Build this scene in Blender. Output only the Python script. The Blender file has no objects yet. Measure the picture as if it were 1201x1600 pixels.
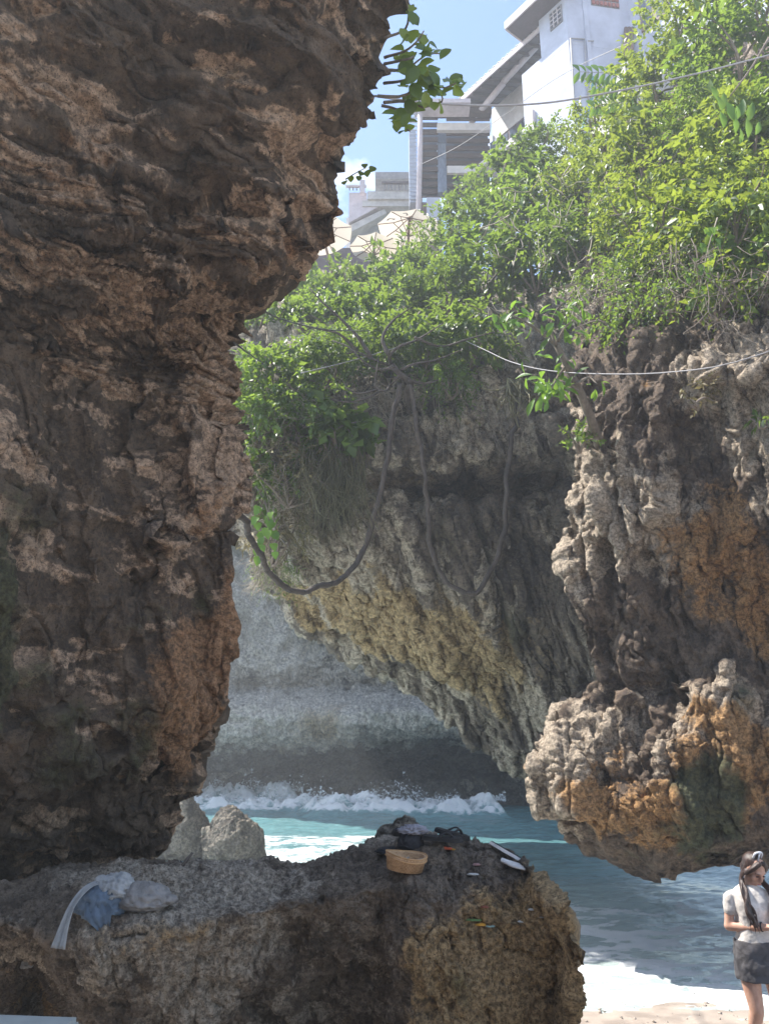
import bpy, bmesh, math, random
import numpy as np
from mathutils import Vector, Matrix

rng = np.random.default_rng(7)
random.seed(7)
scene = bpy.context.scene
COL = scene.collection

# ------------------------------------------------------------------ camera
CAM_Z = 2.4
PITCH = math.radians(16.7)
FPX = 1232.0                       # focal length in photo pixels (photo 1201 x 1600)
cam_data = bpy.data.cameras.new('camera')
cam_data.sensor_fit = 'VERTICAL'
cam_data.sensor_height = 36.0
cam_data.lens = 36.0 * FPX / 1600.0
cam_data.clip_start = 0.05
cam_data.clip_end = 3000.0
cam = bpy.data.objects.new('camera', cam_data)
COL.objects.link(cam)
cam.location = (0, 0, CAM_Z)
cam.rotation_euler = (math.pi / 2 + PITCH, 0, 0)
scene.camera = cam

# ------------------------------------------------------------------ sky, sun, exposure
SUN_AZ = math.radians(-76)         # measured from +Y, negative = to the left
SUN_EL = math.radians(57)
world = bpy.data.worlds.new('World')
scene.world = world
world.use_nodes = True
wn = world.node_tree.nodes
wl = world.node_tree.links
wn.clear()
w_out = wn.new('ShaderNodeOutputWorld')
w_bg = wn.new('ShaderNodeBackground')
w_bg.inputs['Strength'].default_value = 0.12
w_sky = wn.new('ShaderNodeTexSky')
w_sky.sky_type = 'NISHITA'
w_sky.sun_disc = False
w_sky.sun_elevation = SUN_EL
w_sky.sun_rotation = SUN_AZ
w_sky.air_density = 1.0
w_sky.dust_density = 0.25
w_sky.ozone_density = 2.0
# fair-weather clouds over the whole sky, laid out by direction
w_tc = wn.new('ShaderNodeTexCoord')
w_map = wn.new('ShaderNodeMapping')
w_map.inputs['Scale'].default_value = (2.2, 2.2, 4.2)
w_map.inputs['Location'].default_value = (2.5, 1.1, 1.68)
w_no = wn.new('ShaderNodeTexNoise')
w_no.inputs['Scale'].default_value = 1.7
w_no.inputs['Detail'].default_value = 9.0
w_no.inputs['Roughness'].default_value = 0.55
w_ramp = wn.new('ShaderNodeValToRGB')
w_ramp.color_ramp.elements[0].position = 0.52
w_ramp.color_ramp.elements[0].color = (0, 0, 0, 1)
w_ramp.color_ramp.elements[1].position = 0.68
w_ramp.color_ramp.elements[1].color = (1, 1, 1, 1)
w_mix = wn.new('ShaderNodeMix')
w_mix.data_type = 'RGBA'
w_mix.inputs['B'].default_value = (7.6, 7.8, 8.2, 1)
wl.new(w_tc.outputs['Generated'], w_map.inputs['Vector'])
wl.new(w_map.outputs['Vector'], w_no.inputs['Vector'])
wl.new(w_no.outputs['Fac'], w_ramp.inputs['Fac'])
wl.new(w_ramp.outputs['Color'], w_mix.inputs['Factor'])
wl.new(w_sky.outputs['Color'], w_mix.inputs['A'])
wl.new(w_mix.outputs['Result'], w_bg.inputs['Color'])
wl.new(w_bg.outputs['Background'], w_out.inputs['Surface'])

sun_data = bpy.data.lights.new('sun', 'SUN')
sun_data.energy = 4.3
sun_data.angle = math.radians(0.53)
sun_data.color = (1.0, 0.95, 0.87)
sun = bpy.data.objects.new('sun', sun_data)
COL.objects.link(sun)
SUN_DIR = Vector((math.sin(SUN_AZ) * math.cos(SUN_EL), math.cos(SUN_AZ) * math.cos(SUN_EL), math.sin(SUN_EL)))
sun.rotation_euler = (-SUN_DIR).to_track_quat('-Z', 'Y').to_euler()
sun.location = (-10, 20, 40)

scene.view_settings.view_transform = 'Standard'
scene.view_settings.look = 'None'
scene.view_settings.exposure = 1.5
scene.view_settings.gamma = 1.0
scene.render.engine = 'CYCLES'
scene.cycles.use_denoising = True
scene.cycles.max_bounces = 7
scene.cycles.diffuse_bounces = 4
scene.cycles.transparent_max_bounces = 6
scene.cycles.volume_bounces = 0
scene.cycles.sample_clamp_indirect = 8.0

# ------------------------------------------------------------------ helpers
CP, SP = math.cos(PITCH), math.sin(PITCH)
def at(px, py, t):
    """the point t metres into the view at a photo pixel"""
    xc = (np.asarray(px, float) - 600.5) / FPX
    yc = (800.0 - np.asarray(py, float)) / FPX
    t = np.asarray(t, float)
    return np.stack([xc * t, t * (CP - yc * SP), CAM_Z + t * (SP + yc * CP)], -1)
def V(px, py, t):
    return Vector(at(px, py, t).tolist())

def tag(o, label=None, cat=None, group=None, kind=None):
    if label: o['label'] = label
    if cat: o['category'] = cat
    if group: o['group'] = group
    if kind: o['kind'] = kind
    return o
def empty(name, loc=(0, 0, 0), rz=0.0):
    o = bpy.data.objects.new(name, None)
    o.empty_display_size = 0.1
    o.location = loc
    o.rotation_euler = (0, 0, rz)
    COL.objects.link(o)
    return o
def link_mesh(name, me, mat, parent=None):
    o = bpy.data.objects.new(name, me)
    COL.objects.link(o)
    if mat is not None and not me.materials:
        me.materials.append(mat)
    if parent is not None:
        o.parent = parent
    return o
def np_mesh(name, verts, faces, smooth=True, attrs=None):
    """verts (n,3); faces = list of int arrays (m,k)"""
    me = bpy.data.meshes.new(name)
    verts = np.asarray(verts, np.float32)
    if not isinstance(faces, (list, tuple)): faces = [faces]
    faces = [np.asarray(f, np.int32) for f in faces if len(f)]
    nl = sum(f.size for f in faces)
    npoly = sum(len(f) for f in faces)
    me.vertices.add(len(verts)); me.vertices.foreach_set('co', verts.ravel())
    me.loops.add(nl); me.loops.foreach_set('vertex_index', np.concatenate([f.ravel() for f in faces]))
    me.polygons.add(npoly)
    tot = np.concatenate([np.full(len(f), f.shape[1], np.int32) for f in faces])
    start = np.concatenate([[0], np.cumsum(tot)[:-1]]).astype(np.int32)
    me.polygons.foreach_set('loop_start', start)
    me.polygons.foreach_set('loop_total', tot)
    if smooth: me.polygons.foreach_set('use_smooth', np.ones(npoly, bool))
    me.update(calc_edges=True)
    if attrs:
        for k, a in attrs.items():
            at_ = me.attributes.new(k, 'FLOAT', 'POINT')
            at_.data.foreach_set('value', np.asarray(a, np.float32))
    return me

# ---- numpy noise
def _hash(ix, iy, iz, seed):
    h = (ix.astype(np.uint32) * np.uint32(374761393) + iy.astype(np.uint32) * np.uint32(668265263)
         + iz.astype(np.uint32) * np.uint32(2147483647 - 61) + np.uint32(seed * 2654435 + 12345))
    h = (h ^ (h >> np.uint32(13))) * np.uint32(1274126177)
    h = (h ^ (h >> np.uint32(15))) * np.uint32(2246822519)
    return h ^ (h >> np.uint32(16))
_G = np.array([[1,1,0],[-1,1,0],[1,-1,0],[-1,-1,0],[1,0,1],[-1,0,1],[1,0,-1],[-1,0,-1],
               [0,1,1],[0,-1,1],[0,1,-1],[0,-1,-1],[1,1,0],[-1,1,0],[0,-1,1],[0,-1,-1]], np.float32)
def perlin(P, seed=0):
    P = np.asarray(P, np.float32)
    F = np.floor(P); I = F.astype(np.int64); f = P - F
    u = f * f * f * (f * (f * 6 - 15) + 10)
    r = 0.0
    for dx in (0, 1):
        wx = u[:, 0] if dx else 1 - u[:, 0]
        for dy in (0, 1):
            wy = u[:, 1] if dy else 1 - u[:, 1]
            for dz in (0, 1):
                wz = u[:, 2] if dz else 1 - u[:, 2]
                g = _G[_hash(I[:, 0] + dx, I[:, 1] + dy, I[:, 2] + dz, seed) & np.uint32(15)]
                r = r + wx * wy * wz * (g[:, 0] * (f[:, 0] - dx) + g[:, 1] * (f[:, 1] - dy) + g[:, 2] * (f[:, 2] - dz))
    return r
def fbm(P, octs=4, seed=0, gain=0.5, lac=2.03, ridge=False):
    r = 0.0; a = 1.0; n = 0.0
    P = np.asarray(P, np.float32)
    for i in range(octs):
        v = perlin(P, seed + i * 17)
        if ridge: v = 1.0 - 2.0 * np.abs(v) * 1.4
        r = r + a * v; n += a
        a *= gain; P = P * lac + 3.7
    return r / n
def worley(P, seed=0):
    P = np.asarray(P, np.float32)
    F = np.floor(P); I = F.astype(np.int64); f = P - F
    d1 = np.full(len(P), 9.0, np.float32); d2 = d1.copy()
    for dx in (-1, 0, 1):
        for dy in (-1, 0, 1):
            for dz in (-1, 0, 1):
                h = _hash(I[:, 0] + dx, I[:, 1] + dy, I[:, 2] + dz, seed)
                ox = (h & np.uint32(1023)).astype(np.float32) / 1023
                oy = ((h >> np.uint32(10)) & np.uint32(1023)).astype(np.float32) / 1023
                oz = ((h >> np.uint32(20)) & np.uint32(1023)).astype(np.float32) / 1023
                d = (dx + ox - f[:, 0]) ** 2 + (dy + oy - f[:, 1]) ** 2 + (dz + oz - f[:, 2]) ** 2
                m = d < d1
                d2 = np.where(m, d1, np.minimum(d2, d)); d1 = np.where(m, d, d1)
    return np.sqrt(d1), np.sqrt(d2)
def smooth(a, b, x):
    x = np.clip((x - a) / (b - a), 0, 1)
    return x * x * (3 - 2 * x)
def cubic(xs, ys, x):
    """Catmull-Rom through (xs, ys); ys may be 2-D (rows follow xs)"""
    xs = np.asarray(xs, float); ys = np.asarray(ys, float)
    x = np.clip(x, xs[0], xs[-1])
    i = np.clip(np.searchsorted(xs, x, 'right') - 1, 0, len(xs) - 2)
    m = np.gradient(ys, xs, axis=0)
    h = xs[i + 1] - xs[i]; s = (x - xs[i]) / h
    if ys.ndim > 1: s = s[:, None]; h = h[:, None]
    return ((2*s**3 - 3*s**2 + 1) * ys[i] + (s**3 - 2*s**2 + s) * h * m[i] + (-2*s**3 + 3*s**2) * ys[i+1] + (s**3 - s**2) * h * m[i+1])
def grid_cubic(fs, gs, T, f, g):
    """T[len(gs)][len(fs)] -> (len(g), len(f))"""
    A = cubic(gs, np.asarray(T, float), g)
    return cubic(fs, A.T, f).T
def crease(P, seed, w=0.035, octs=3):
    """thin branching lines where a noise field crosses zero"""
    return np.exp(-(fbm(P, octs, seed) / w) ** 2)
def vnormals(verts, quads, tris=None):
    n = np.zeros_like(verts)
    def acc(F):
        fn = np.cross(verts[F[:, 2]] - verts[F[:, 0]], verts[F[:, -1]] - verts[F[:, 1]]) if F.shape[1] == 4 else np.cross(verts[F[:, 1]] - verts[F[:, 0]], verts[F[:, 2]] - verts[F[:, 0]])
        for k in range(F.shape[1]):
            for c in range(3):
                n[:, c] += np.bincount(F[:, k], fn[:, c], len(verts))
    acc(quads)
    if tris is not None: acc(tris)
    return n / np.maximum(np.linalg.norm(n, axis=1, keepdims=True), 1e-9)

def rock_solid(PX, PY, T, thick, shrink=0.45, rings=9):
    """a closed rock whose near side follows the grids PX, PY, T; its far side rounds off behind it"""
    nv, nu = PX.shape
    front = at(PX, PY, T).reshape(-1, 3)
    idx = np.arange(nv * nu).reshape(nv, nu)
    q = np.stack([idx[:-1, :-1], idx[1:, :-1], idx[1:, 1:], idx[:-1, 1:]], -1).reshape(-1, 4)
    loop = np.concatenate([idx[0, :-1], idx[:-1, -1], idx[-1, :0:-1], idx[:0:-1, 0]])
    px, py, t = PX.ravel()[loop], PY.ravel()[loop], T.ravel()[loop]
    cx, cy, ct = PX.mean(), PY.mean(), T.mean()
    vs = [front]; faces = [q]; prev = loop; base = len(front)
    for k in range(1, rings + 1):
        a = k / rings * math.pi / 2
        s = 1 - shrink * (1 - math.cos(a))
        tt = t * (1 - (k / rings) ** 2 * 0.5) + ct * (k / rings) ** 2 * 0.5 + thick * math.sin(a)
        vs.append(at(cx + (px - cx) * s, cy + (py - cy) * s, tt))
        cur = base + np.arange(len(loop)); base += len(loop)
        faces.append(np.stack([prev, np.roll(prev, -1), np.roll(cur, -1), cur], -1))
        prev = cur
    vs.append(at(cx, cy, ct + thick)[None])
    tri = np.stack([prev, np.roll(prev, -1), np.full(len(loop), base)], -1)
    verts = np.concatenate(vs)
    quads = np.concatenate(faces)
    return verts, quads, tri, nv * nu

# ------------------------------------------------------------------ materials
class NT:
    def __init__(self, name):
        self.m = bpy.data.materials.new(name); self.m.use_nodes = True
        self.n = self.m.node_tree.nodes; self.l = self.m.node_tree.links
        self.n.clear()
        self.out = self.n.new('ShaderNodeOutputMaterial')
    def node(self, kind, **kw):
        nd = self.n.new(kind)
        for k, v in kw.items():
            if hasattr(nd, k): setattr(nd, k, v)
        return nd
    def set(self, sock, v):
        if isinstance(v, bpy.types.NodeSocket): self.l.new(v, sock)
        elif isinstance(v, (tuple, list)) and len(v) == 3 and sock.type == 'RGBA': sock.default_value = (*v, 1)
        else: sock.default_value = v
    def coord(self, scale=(1, 1, 1), which='Object', rot=(0, 0, 0)):
        tc = self.n.new('ShaderNodeTexCoord'); mp = self.n.new('ShaderNodeMapping')
        mp.inputs['Scale'].default_value = scale; mp.inputs['Rotation'].default_value = rot
        self.l.new(tc.outputs[which], mp.inputs['Vector'])
        return mp.outputs['Vector']
    def noise(self, vec, scale, detail=4, rough=0.55, dist=0.0):
        n = self.n.new('ShaderNodeTexNoise')
        self.l.new(vec, n.inputs['Vector'])
        n.inputs['Scale'].default_value = scale; n.inputs['Detail'].default_value = detail
        n.inputs['Roughness'].default_value = rough; n.inputs['Distortion'].default_value = dist
        return n.outputs['Fac']
    def voro(self, vec, scale, feature='F1', out='Distance', rnd=1.0):
        n = self.n.new('ShaderNodeTexVoronoi'); n.feature = feature
        self.l.new(vec, n.inputs['Vector']); n.inputs['Scale'].default_value = scale
        n.inputs['Randomness'].default_value = rnd
        return n.outputs[out]
    def math(self, op, a, b=0.0, c=None):
        n = self.n.new('ShaderNodeMath'); n.operation = op
        self.set(n.inputs[0], a); self.set(n.inputs[1], b)
        if c is not None: self.set(n.inputs[2], c)
        return n.outputs[0]
    def ramp(self, fac, a, b, c0=(0, 0, 0), c1=(1, 1, 1), mode='EASE'):
        n = self.n.new('ShaderNodeValToRGB'); n.color_ramp.interpolation = mode
        e = n.color_ramp.elements
        e[0].position, e[1].position = a, b
        e[0].color = (*c0, 1); e[1].color = (*c1, 1)
        self.set(n.inputs['Fac'], fac)
        return n.outputs['Color']
    def mix(self, fac, a, b, mode='MIX'):
        n = self.n.new('ShaderNodeMix'); n.data_type = 'RGBA'; n.blend_type = mode
        self.set(n.inputs['Factor'], fac); self.set(n.inputs['A'], a); self.set(n.inputs['B'], b)
        return n.outputs['Result']
    def attr(self, name):
        n = self.n.new('ShaderNodeAttribute'); n.attribute_name = name
        return n.outputs['Fac']
    def bump(self, h, strength=0.5, dist=0.02, normal=None):
        n = self.n.new('ShaderNodeBump')
        n.inputs['Strength'].default_value = strength; n.inputs['Distance'].default_value = dist
        self.set(n.inputs['Height'], h)
        if normal is not None: self.l.new(normal, n.inputs['Normal'])
        return n.outputs['Normal']
    def pbr(self, color, rough=0.8, normal=None, spec=0.4, **kw):
        p = self.n.new('ShaderNodeBsdfPrincipled')
        self.set(p.inputs['Base Color'], color); self.set(p.inputs['Roughness'], rough)
        self.set(p.inputs['Specular IOR Level'], spec)
        if normal is not None: self.l.new(normal, p.inputs['Normal'])
        for k, v in kw.items(): self.set(p.inputs[k.replace('_', ' ')], v)
        self.l.new(p.outputs['BSDF'], self.out.inputs['Surface'])
        return p

def plain(name, color, rough=0.7, var=0.25, scale=20, bump=0.2, bdist=0.004, spec=0.3, stretch=(1, 1, 1), **kw):
    t = NT(name)
    v = t.coord(stretch)
    n = t.noise(v, scale, 6, 0.6)
    n2 = t.noise(v, scale * 0.22, 4, 0.6)
    mixv = t.math('ADD', t.math('MULTIPLY', n, 0.5), t.math('MULTIPLY', n2, 0.5))
    lo = tuple(c * (1 - var) for c in color); hi = tuple(min(1, c * (1 + var)) for c in color)
    c = t.ramp(mixv, 0.32, 0.68, lo, hi)
    t.pbr(c, rough, t.bump(n, bump, bdist), spec, **kw)
    return t.m

def rock_mat(name, dark, mid, pale, warm, moss, s=1.0, pale_c=0.5, bump=0.7, streak=False, wet=0.0):
    """limestone: dark weathered crust, pale spalled patches, iron-stained and algae-green areas; fields come with the mesh"""
    t = NT(name)
    v = t.coord((1, 1, 0.28) if streak else (1, 1, 1))
    v1 = t.coord()
    n1 = t.noise(v, 5.0 * s, 8, 0.65, 0.3)
    n2 = t.noise(v1, 26.0 * s, 6, 0.7)
    n3 = t.noise(v1, 90.0 * s, 3, 0.6)
    n4 = t.noise(v, 60.0 * s, 5, 0.7)
    n12 = t.math('ADD', t.math('MULTIPLY', n1, 0.5), t.math('MULTIPLY', n2, 0.5))
    base = t.mix(t.ramp(n12, 0.40, 0.60), dark, mid)
    def mask(a, c=0.5, w=0.10, k=0.55):
        x = t.math('ADD', t.attr(a), t.math('MULTIPLY', t.math('SUBTRACT', t.math('ADD', t.math('MULTIPLY', n1, 0.55), t.math('MULTIPLY', n2, 0.45)), 0.5), k))
        return t.ramp(x, c - w, c + w)
    pale_col = t.mix(t.ramp(n2, 0.35, 0.65), tuple(c * 0.42 for c in pale), tuple(min(1, c * 1.2) for c in pale))
    warm_col = t.mix(t.ramp(n2, 0.35, 0.65), tuple(c * 0.38 for c in warm), tuple(min(1, c * 1.25) for c in warm))
    moss_col = t.mix(t.ramp(n2, 0.4, 0.6), tuple(c * 0.55 for c in moss), tuple(c * 1.25 for c in moss))
    col = t.mix(mask('pale', pale_c), base, pale_col)
    col = t.mix(t.math('MULTIPLY', mask('warm'), 0.9), col, warm_col)
    col = t.mix(t.math('MULTIPLY', mask('moss', 0.5, 0.14, 0.8), 0.92), col, moss_col)
    col = t.mix(t.ramp(n3, 0.30, 0.46), tuple(c * 0.6 for c in dark), col)
    h = t.math('ADD', t.math('MULTIPLY', n2, 1.0), t.math('ADD', t.math('MULTIPLY', n3, 0.35), t.math('MULTIPLY', n4, 0.6)))
    b1 = t.bump(h, bump, 0.045 / s)
    b2 = t.bump(n1, bump * 0.6, 0.07 / s, b1)
    t.pbr(col, t.ramp(n2, 0.3, 0.7, (0.75 - wet,) * 3, (0.95,) * 3), b2, 0.25)
    return t.m

# ------------------------------------------------------------------ cliffs and rocks
def make_rock(name, PX, PY, T, thick, displace, fields, mat, shrink=0.45, parent=None):
    verts, quads, tri, nf = rock_solid(PX, PY, T, thick, shrink)
    N = vnormals(verts, quads, tri)
    centre = at(PX.mean(), PY.mean(), T.mean())
    mid = (PX.shape[0] // 2) * PX.shape[1] + PX.shape[1] // 2
    if np.dot(N[mid], np.array([0, 0, CAM_Z]) - verts[mid]) < 0:
        quads = quads[:, ::-1]; tri = tri[:, ::-1]; N = -N
    for stage in displace:
        verts = verts + N * stage(verts, N)[:, None]
        N = vnormals(verts, quads, tri)
    at_ = fields(verts, N)
    me = np_mesh(name, verts, [quads, tri], True, at_)
    o = link_mesh(name, me, mat, parent)
    return o, verts, N, nf

def blob(P, spots):
    """sum of soft ellipsoids, spots = (px, py, t, radius, weight)"""
    r = np.zeros(len(P))
    for px, py, t, rad, w in spots:
        c = at(px, py, t)
        r += w * np.exp(-((P - c) ** 2).sum(1) / (rad * rad))
    return r

# ---- the near cliff on the left
def build_left_cliff():
    sil = np.array([(-420, 720), (-200, 651), (-60, 612), (0, 597), (60, 593), (120, 582), (165, 569), (195, 554), (225, 526), (250, 506), (270, 511), (300, 520), (325, 524), (345, 524), (352, 504), (375, 496), (400, 490), (440, 457), (470, 412), (486, 376), (495, 367), (530, 357), (570, 366), (650, 365), (740, 371), (790, 368), (812, 360), (828, 336), (880, 337), (940, 339), (985, 347), (1010, 348), (1060, 343), (1130, 342), (1180, 323), (1210, 302), (1245, 273), (1300, 252), (1350, 236), (1420, 207), (1560, 186), (1700, 180)])
    nv, nu = 780, 330
    py = np.concatenate([np.linspace(-420, -15, 40, endpoint=False), np.linspace(-15, 1450, nv - 60, endpoint=False), np.linspace(1450, 1700, 20)])
    R = np.interp(py, sil[:, 0], sil[:, 1])
    f = np.concatenate([np.linspace(0, 0.36, 26, endpoint=False), np.linspace(0.36, 1, nu - 26)])
    L = np.full_like(R, -330.0)
    PX = L[:, None] + (R - L)[:, None] * f[None, :]
    PY = np.repeat(py[:, None], nu, 1)
    T = grid_cubic([0, .25, .45, .62, .78, .9, 1.0], [-420, 0, 200, 330, 430, 490, 540, 700, 830, 930, 1020, 1120, 1230, 1330, 1420, 1700],
        [[3.6, 4.0, 4.3, 4.5, 4.7, 4.9, 5.3],
         [3.8, 4.3, 4.7, 4.9, 5.0, 5.2, 5.7],
         [4.0, 4.5, 4.9, 5.1, 5.3, 5.4, 5.9],
         [4.1, 4.6, 5.0, 5.3, 5.5, 5.7, 6.1],
         [4.2, 4.7, 5.1, 5.4, 5.6, 5.9, 6.3],
         [4.3, 4.8, 5.2, 5.6, 6.0, 6.4, 6.6],
         [4.3, 4.9, 5.3, 5.8, 6.3, 6.5, 6.9],
         [4.2, 4.8, 5.2, 5.7, 6.1, 6.3, 6.8],
         [4.2, 4.7, 5.2, 5.6, 5.9, 6.2, 6.7],
         [4.2, 4.7, 5.1, 5.6, 5.9, 6.2, 6.6],
         [4.2, 4.7, 5.1, 5.5, 5.8, 6.1, 6.5],
         [4.2, 4.7, 5.1, 5.4, 5.7, 6.0, 6.4],
         [4.3, 4.9, 5.3, 5.6, 5.9, 6.1, 6.5],
         [4.6, 5.2, 5.7, 6.0, 6.3, 6.5, 6.8],
         [4.9, 5.5, 6.0, 6.3, 6.6, 6.8, 7.1],
         [5.0, 5.6, 6.1, 6.4, 6.7, 6.9, 7.2]], f, py)
    def d1(P, N):
        w = 0.35 * np.stack([fbm(P * 0.8 + 9, 2, 3), fbm(P * 0.8 + 31, 2, 4), fbm(P * 0.8 + 57, 2, 5)], 1)
        up = smooth(5.0, 6.0, P[:, 2])
        a = 0.26 * fbm(P * 0.75 + 5, 3, 11)
        # slanting beds in the overhang, upright flow lobes lower down
        S = (P + w) @ np.array([[0.5, 0, 0.25], [0, 0.5, 0.1], [-0.5, 0.15, 2.1]])
        b = fbm(S * 0.95, 3, 21, ridge=True) * 0.13 * up
        Vt = (P + w * 0.7) * [1.7, 1.7, 0.5] @ np.array([[1, 0, 0.25], [0, 1, 0], [0.3, 0, 1]])
        c = fbm(Vt, 3, 33, ridge=True) * 0.15 * (1 - up)
        # ledges: tilted beds with undercut lower edges
        q = P[:, 2] * 1.0 - P[:, 0] * 0.30 + 0.9 * fbm(P * 0.5 + 71, 3, 25)
        saw = (q * 1.75) % 1.0
        led = (smooth(0.0, 0.14, saw) * (1 - 0.9 * saw) - 0.35) * smooth(-.25, .15, fbm(P * .55 + 7, 2, 27))
        return a + b + c + 0.20 * led * (0.10 + 0.60 * up)
    def d2(P, N):
        up = smooth(5.0, 6.0, P[:, 2])
        w = 0.16 * np.stack([fbm(P * 2 + 9, 2, 43), fbm(P * 2 + 31, 2, 44), fbm(P * 2 + 57, 2, 45)], 1)
        B = (P + w) @ np.array([[1.0, 0, 0.5], [0, 1.0, 0.2], [-1.0, 0.3, 4.2]])     # stretched along the beds
        C = (P + w) @ np.array([[3.2, 0, 0.5], [0, 3.2, 0], [0.9, 0, 0.9]])           # stretched upright
        B = B * 0.62; C = C * .62
        D = B * up[:, None] + C * (1 - up)[:, None]
        f1, f2 = worley((P + w) * [1.7, 1.7, 2.6], 5)
        pits = smooth(0.34, 0.12, f1) * smooth(-.05, .12, fbm(P * 0.8, 2, 9))
        cav = smooth(0.12, 0.26, fbm(D * 0.9 + 3, 3, 47))
        kn = smooth(0.20, 0.30, fbm(D * 2.0 + 13, 2, 48))
        step = smooth(0.0, 0.05, fbm(D * 0.8 + 23, 3, 49)) + .6 * smooth(0.08, 0.12, fbm(D * 1.6 + 33, 3, 50))   # spalled plates
        cr = crease(D * 1.1 + 5, 52, .03)
        return -0.17 * pits - 0.10 * cav - 0.05 * kn - 0.04 * step - 0.045 * cr + 0.035 * fbm(P * 3.1, 4, 51, gain=0.6) + (0.015 + .02 * up) * fbm(D * 2.4, 3, 58, ridge=True)
    def d3(P, N):
        f1, _ = worley(P * [8, 8, 11], 8)
        spot = smooth(0.05, 0.3, fbm(P * 1.4, 2, 71))
        return 0.014 * fbm(P * 12, 3, 61, gain=0.65) - 0.03 * smooth(0.32, 0.1, f1) * spot + 0.010 * fbm(P * [14, 14, 20], 3, 66, ridge=True)
    def fields(P, N):
        w = 0.3 * np.stack([fbm(P * 1.1 + 9, 2, 83), fbm(P * 1.1 + 31, 2, 84), fbm(P * 1.1 + 57, 2, 85)], 1)
        S = (P + w) * [0.9, 0.9, 1.5]
        p = 0.40 + 0.80 * fbm(S * [1.6, 1.6, 2.9], 6, 91, gain=.66) + 0.5 * fbm(P * [3.2, 3.2, 6], 5, 92, gain=.68)
        low = smooth(4.9, 4.2, P[:, 2])
        Bd = (P + w * .5) @ np.array([[1.0, 0, 0.5], [0, 1.0, 0.2], [-1.0, 0.3, 4.2]])
        p = p + 0.34 * smooth(0.10, 0.20, fbm(Bd * [.8, .8, .55] + 40, 4, 93, gain=.6)) + 0.25 * smooth(0.12, 0.2, fbm(Bd * [2., 2., 1.3] + 60, 3, 94)) - .11
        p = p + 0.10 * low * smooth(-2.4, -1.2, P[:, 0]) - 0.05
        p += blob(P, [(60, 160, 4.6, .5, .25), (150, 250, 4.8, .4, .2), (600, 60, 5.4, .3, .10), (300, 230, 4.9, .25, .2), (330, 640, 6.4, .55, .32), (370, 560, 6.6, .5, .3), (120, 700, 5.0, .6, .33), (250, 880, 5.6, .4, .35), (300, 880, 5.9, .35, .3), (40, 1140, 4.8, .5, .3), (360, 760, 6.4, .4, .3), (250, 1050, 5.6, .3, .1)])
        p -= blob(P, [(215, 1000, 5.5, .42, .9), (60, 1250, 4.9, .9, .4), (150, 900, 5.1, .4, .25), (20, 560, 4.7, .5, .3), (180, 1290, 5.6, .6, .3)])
        wm = 0.24 + 0.7 * fbm(P * 1.3 + 3, 5, 95, gain=.6) + blob(P, [(340, 1000, 6.1, .5, .45), (290, 1160, 6.0, .5, .25), (500, 420, 5.8, .5, .2), (340, 900, 6.1, .3, .3)])
        ms = 0.16 + 0.7 * fbm(P * 1.3 + 13, 5, 97, gain=.6) + blob(P, [(130, 870, 5.0, .7, .38), (10, 650, 4.7, .6, .3), (215, 940, 5.5, .25, .3), (110, 1180, 5.0, .8, .35), (200, 1180, 5.4, .6, .25), (60, 1000, 4.9, .6, .3)])
        return {'pale': p, 'warm': wm, 'moss': ms}
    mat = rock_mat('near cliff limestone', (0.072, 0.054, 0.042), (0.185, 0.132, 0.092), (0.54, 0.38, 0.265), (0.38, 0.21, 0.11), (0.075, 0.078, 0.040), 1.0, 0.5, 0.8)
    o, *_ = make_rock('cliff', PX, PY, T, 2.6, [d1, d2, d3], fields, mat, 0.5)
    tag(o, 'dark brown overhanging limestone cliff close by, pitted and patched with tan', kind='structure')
    return o

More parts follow.
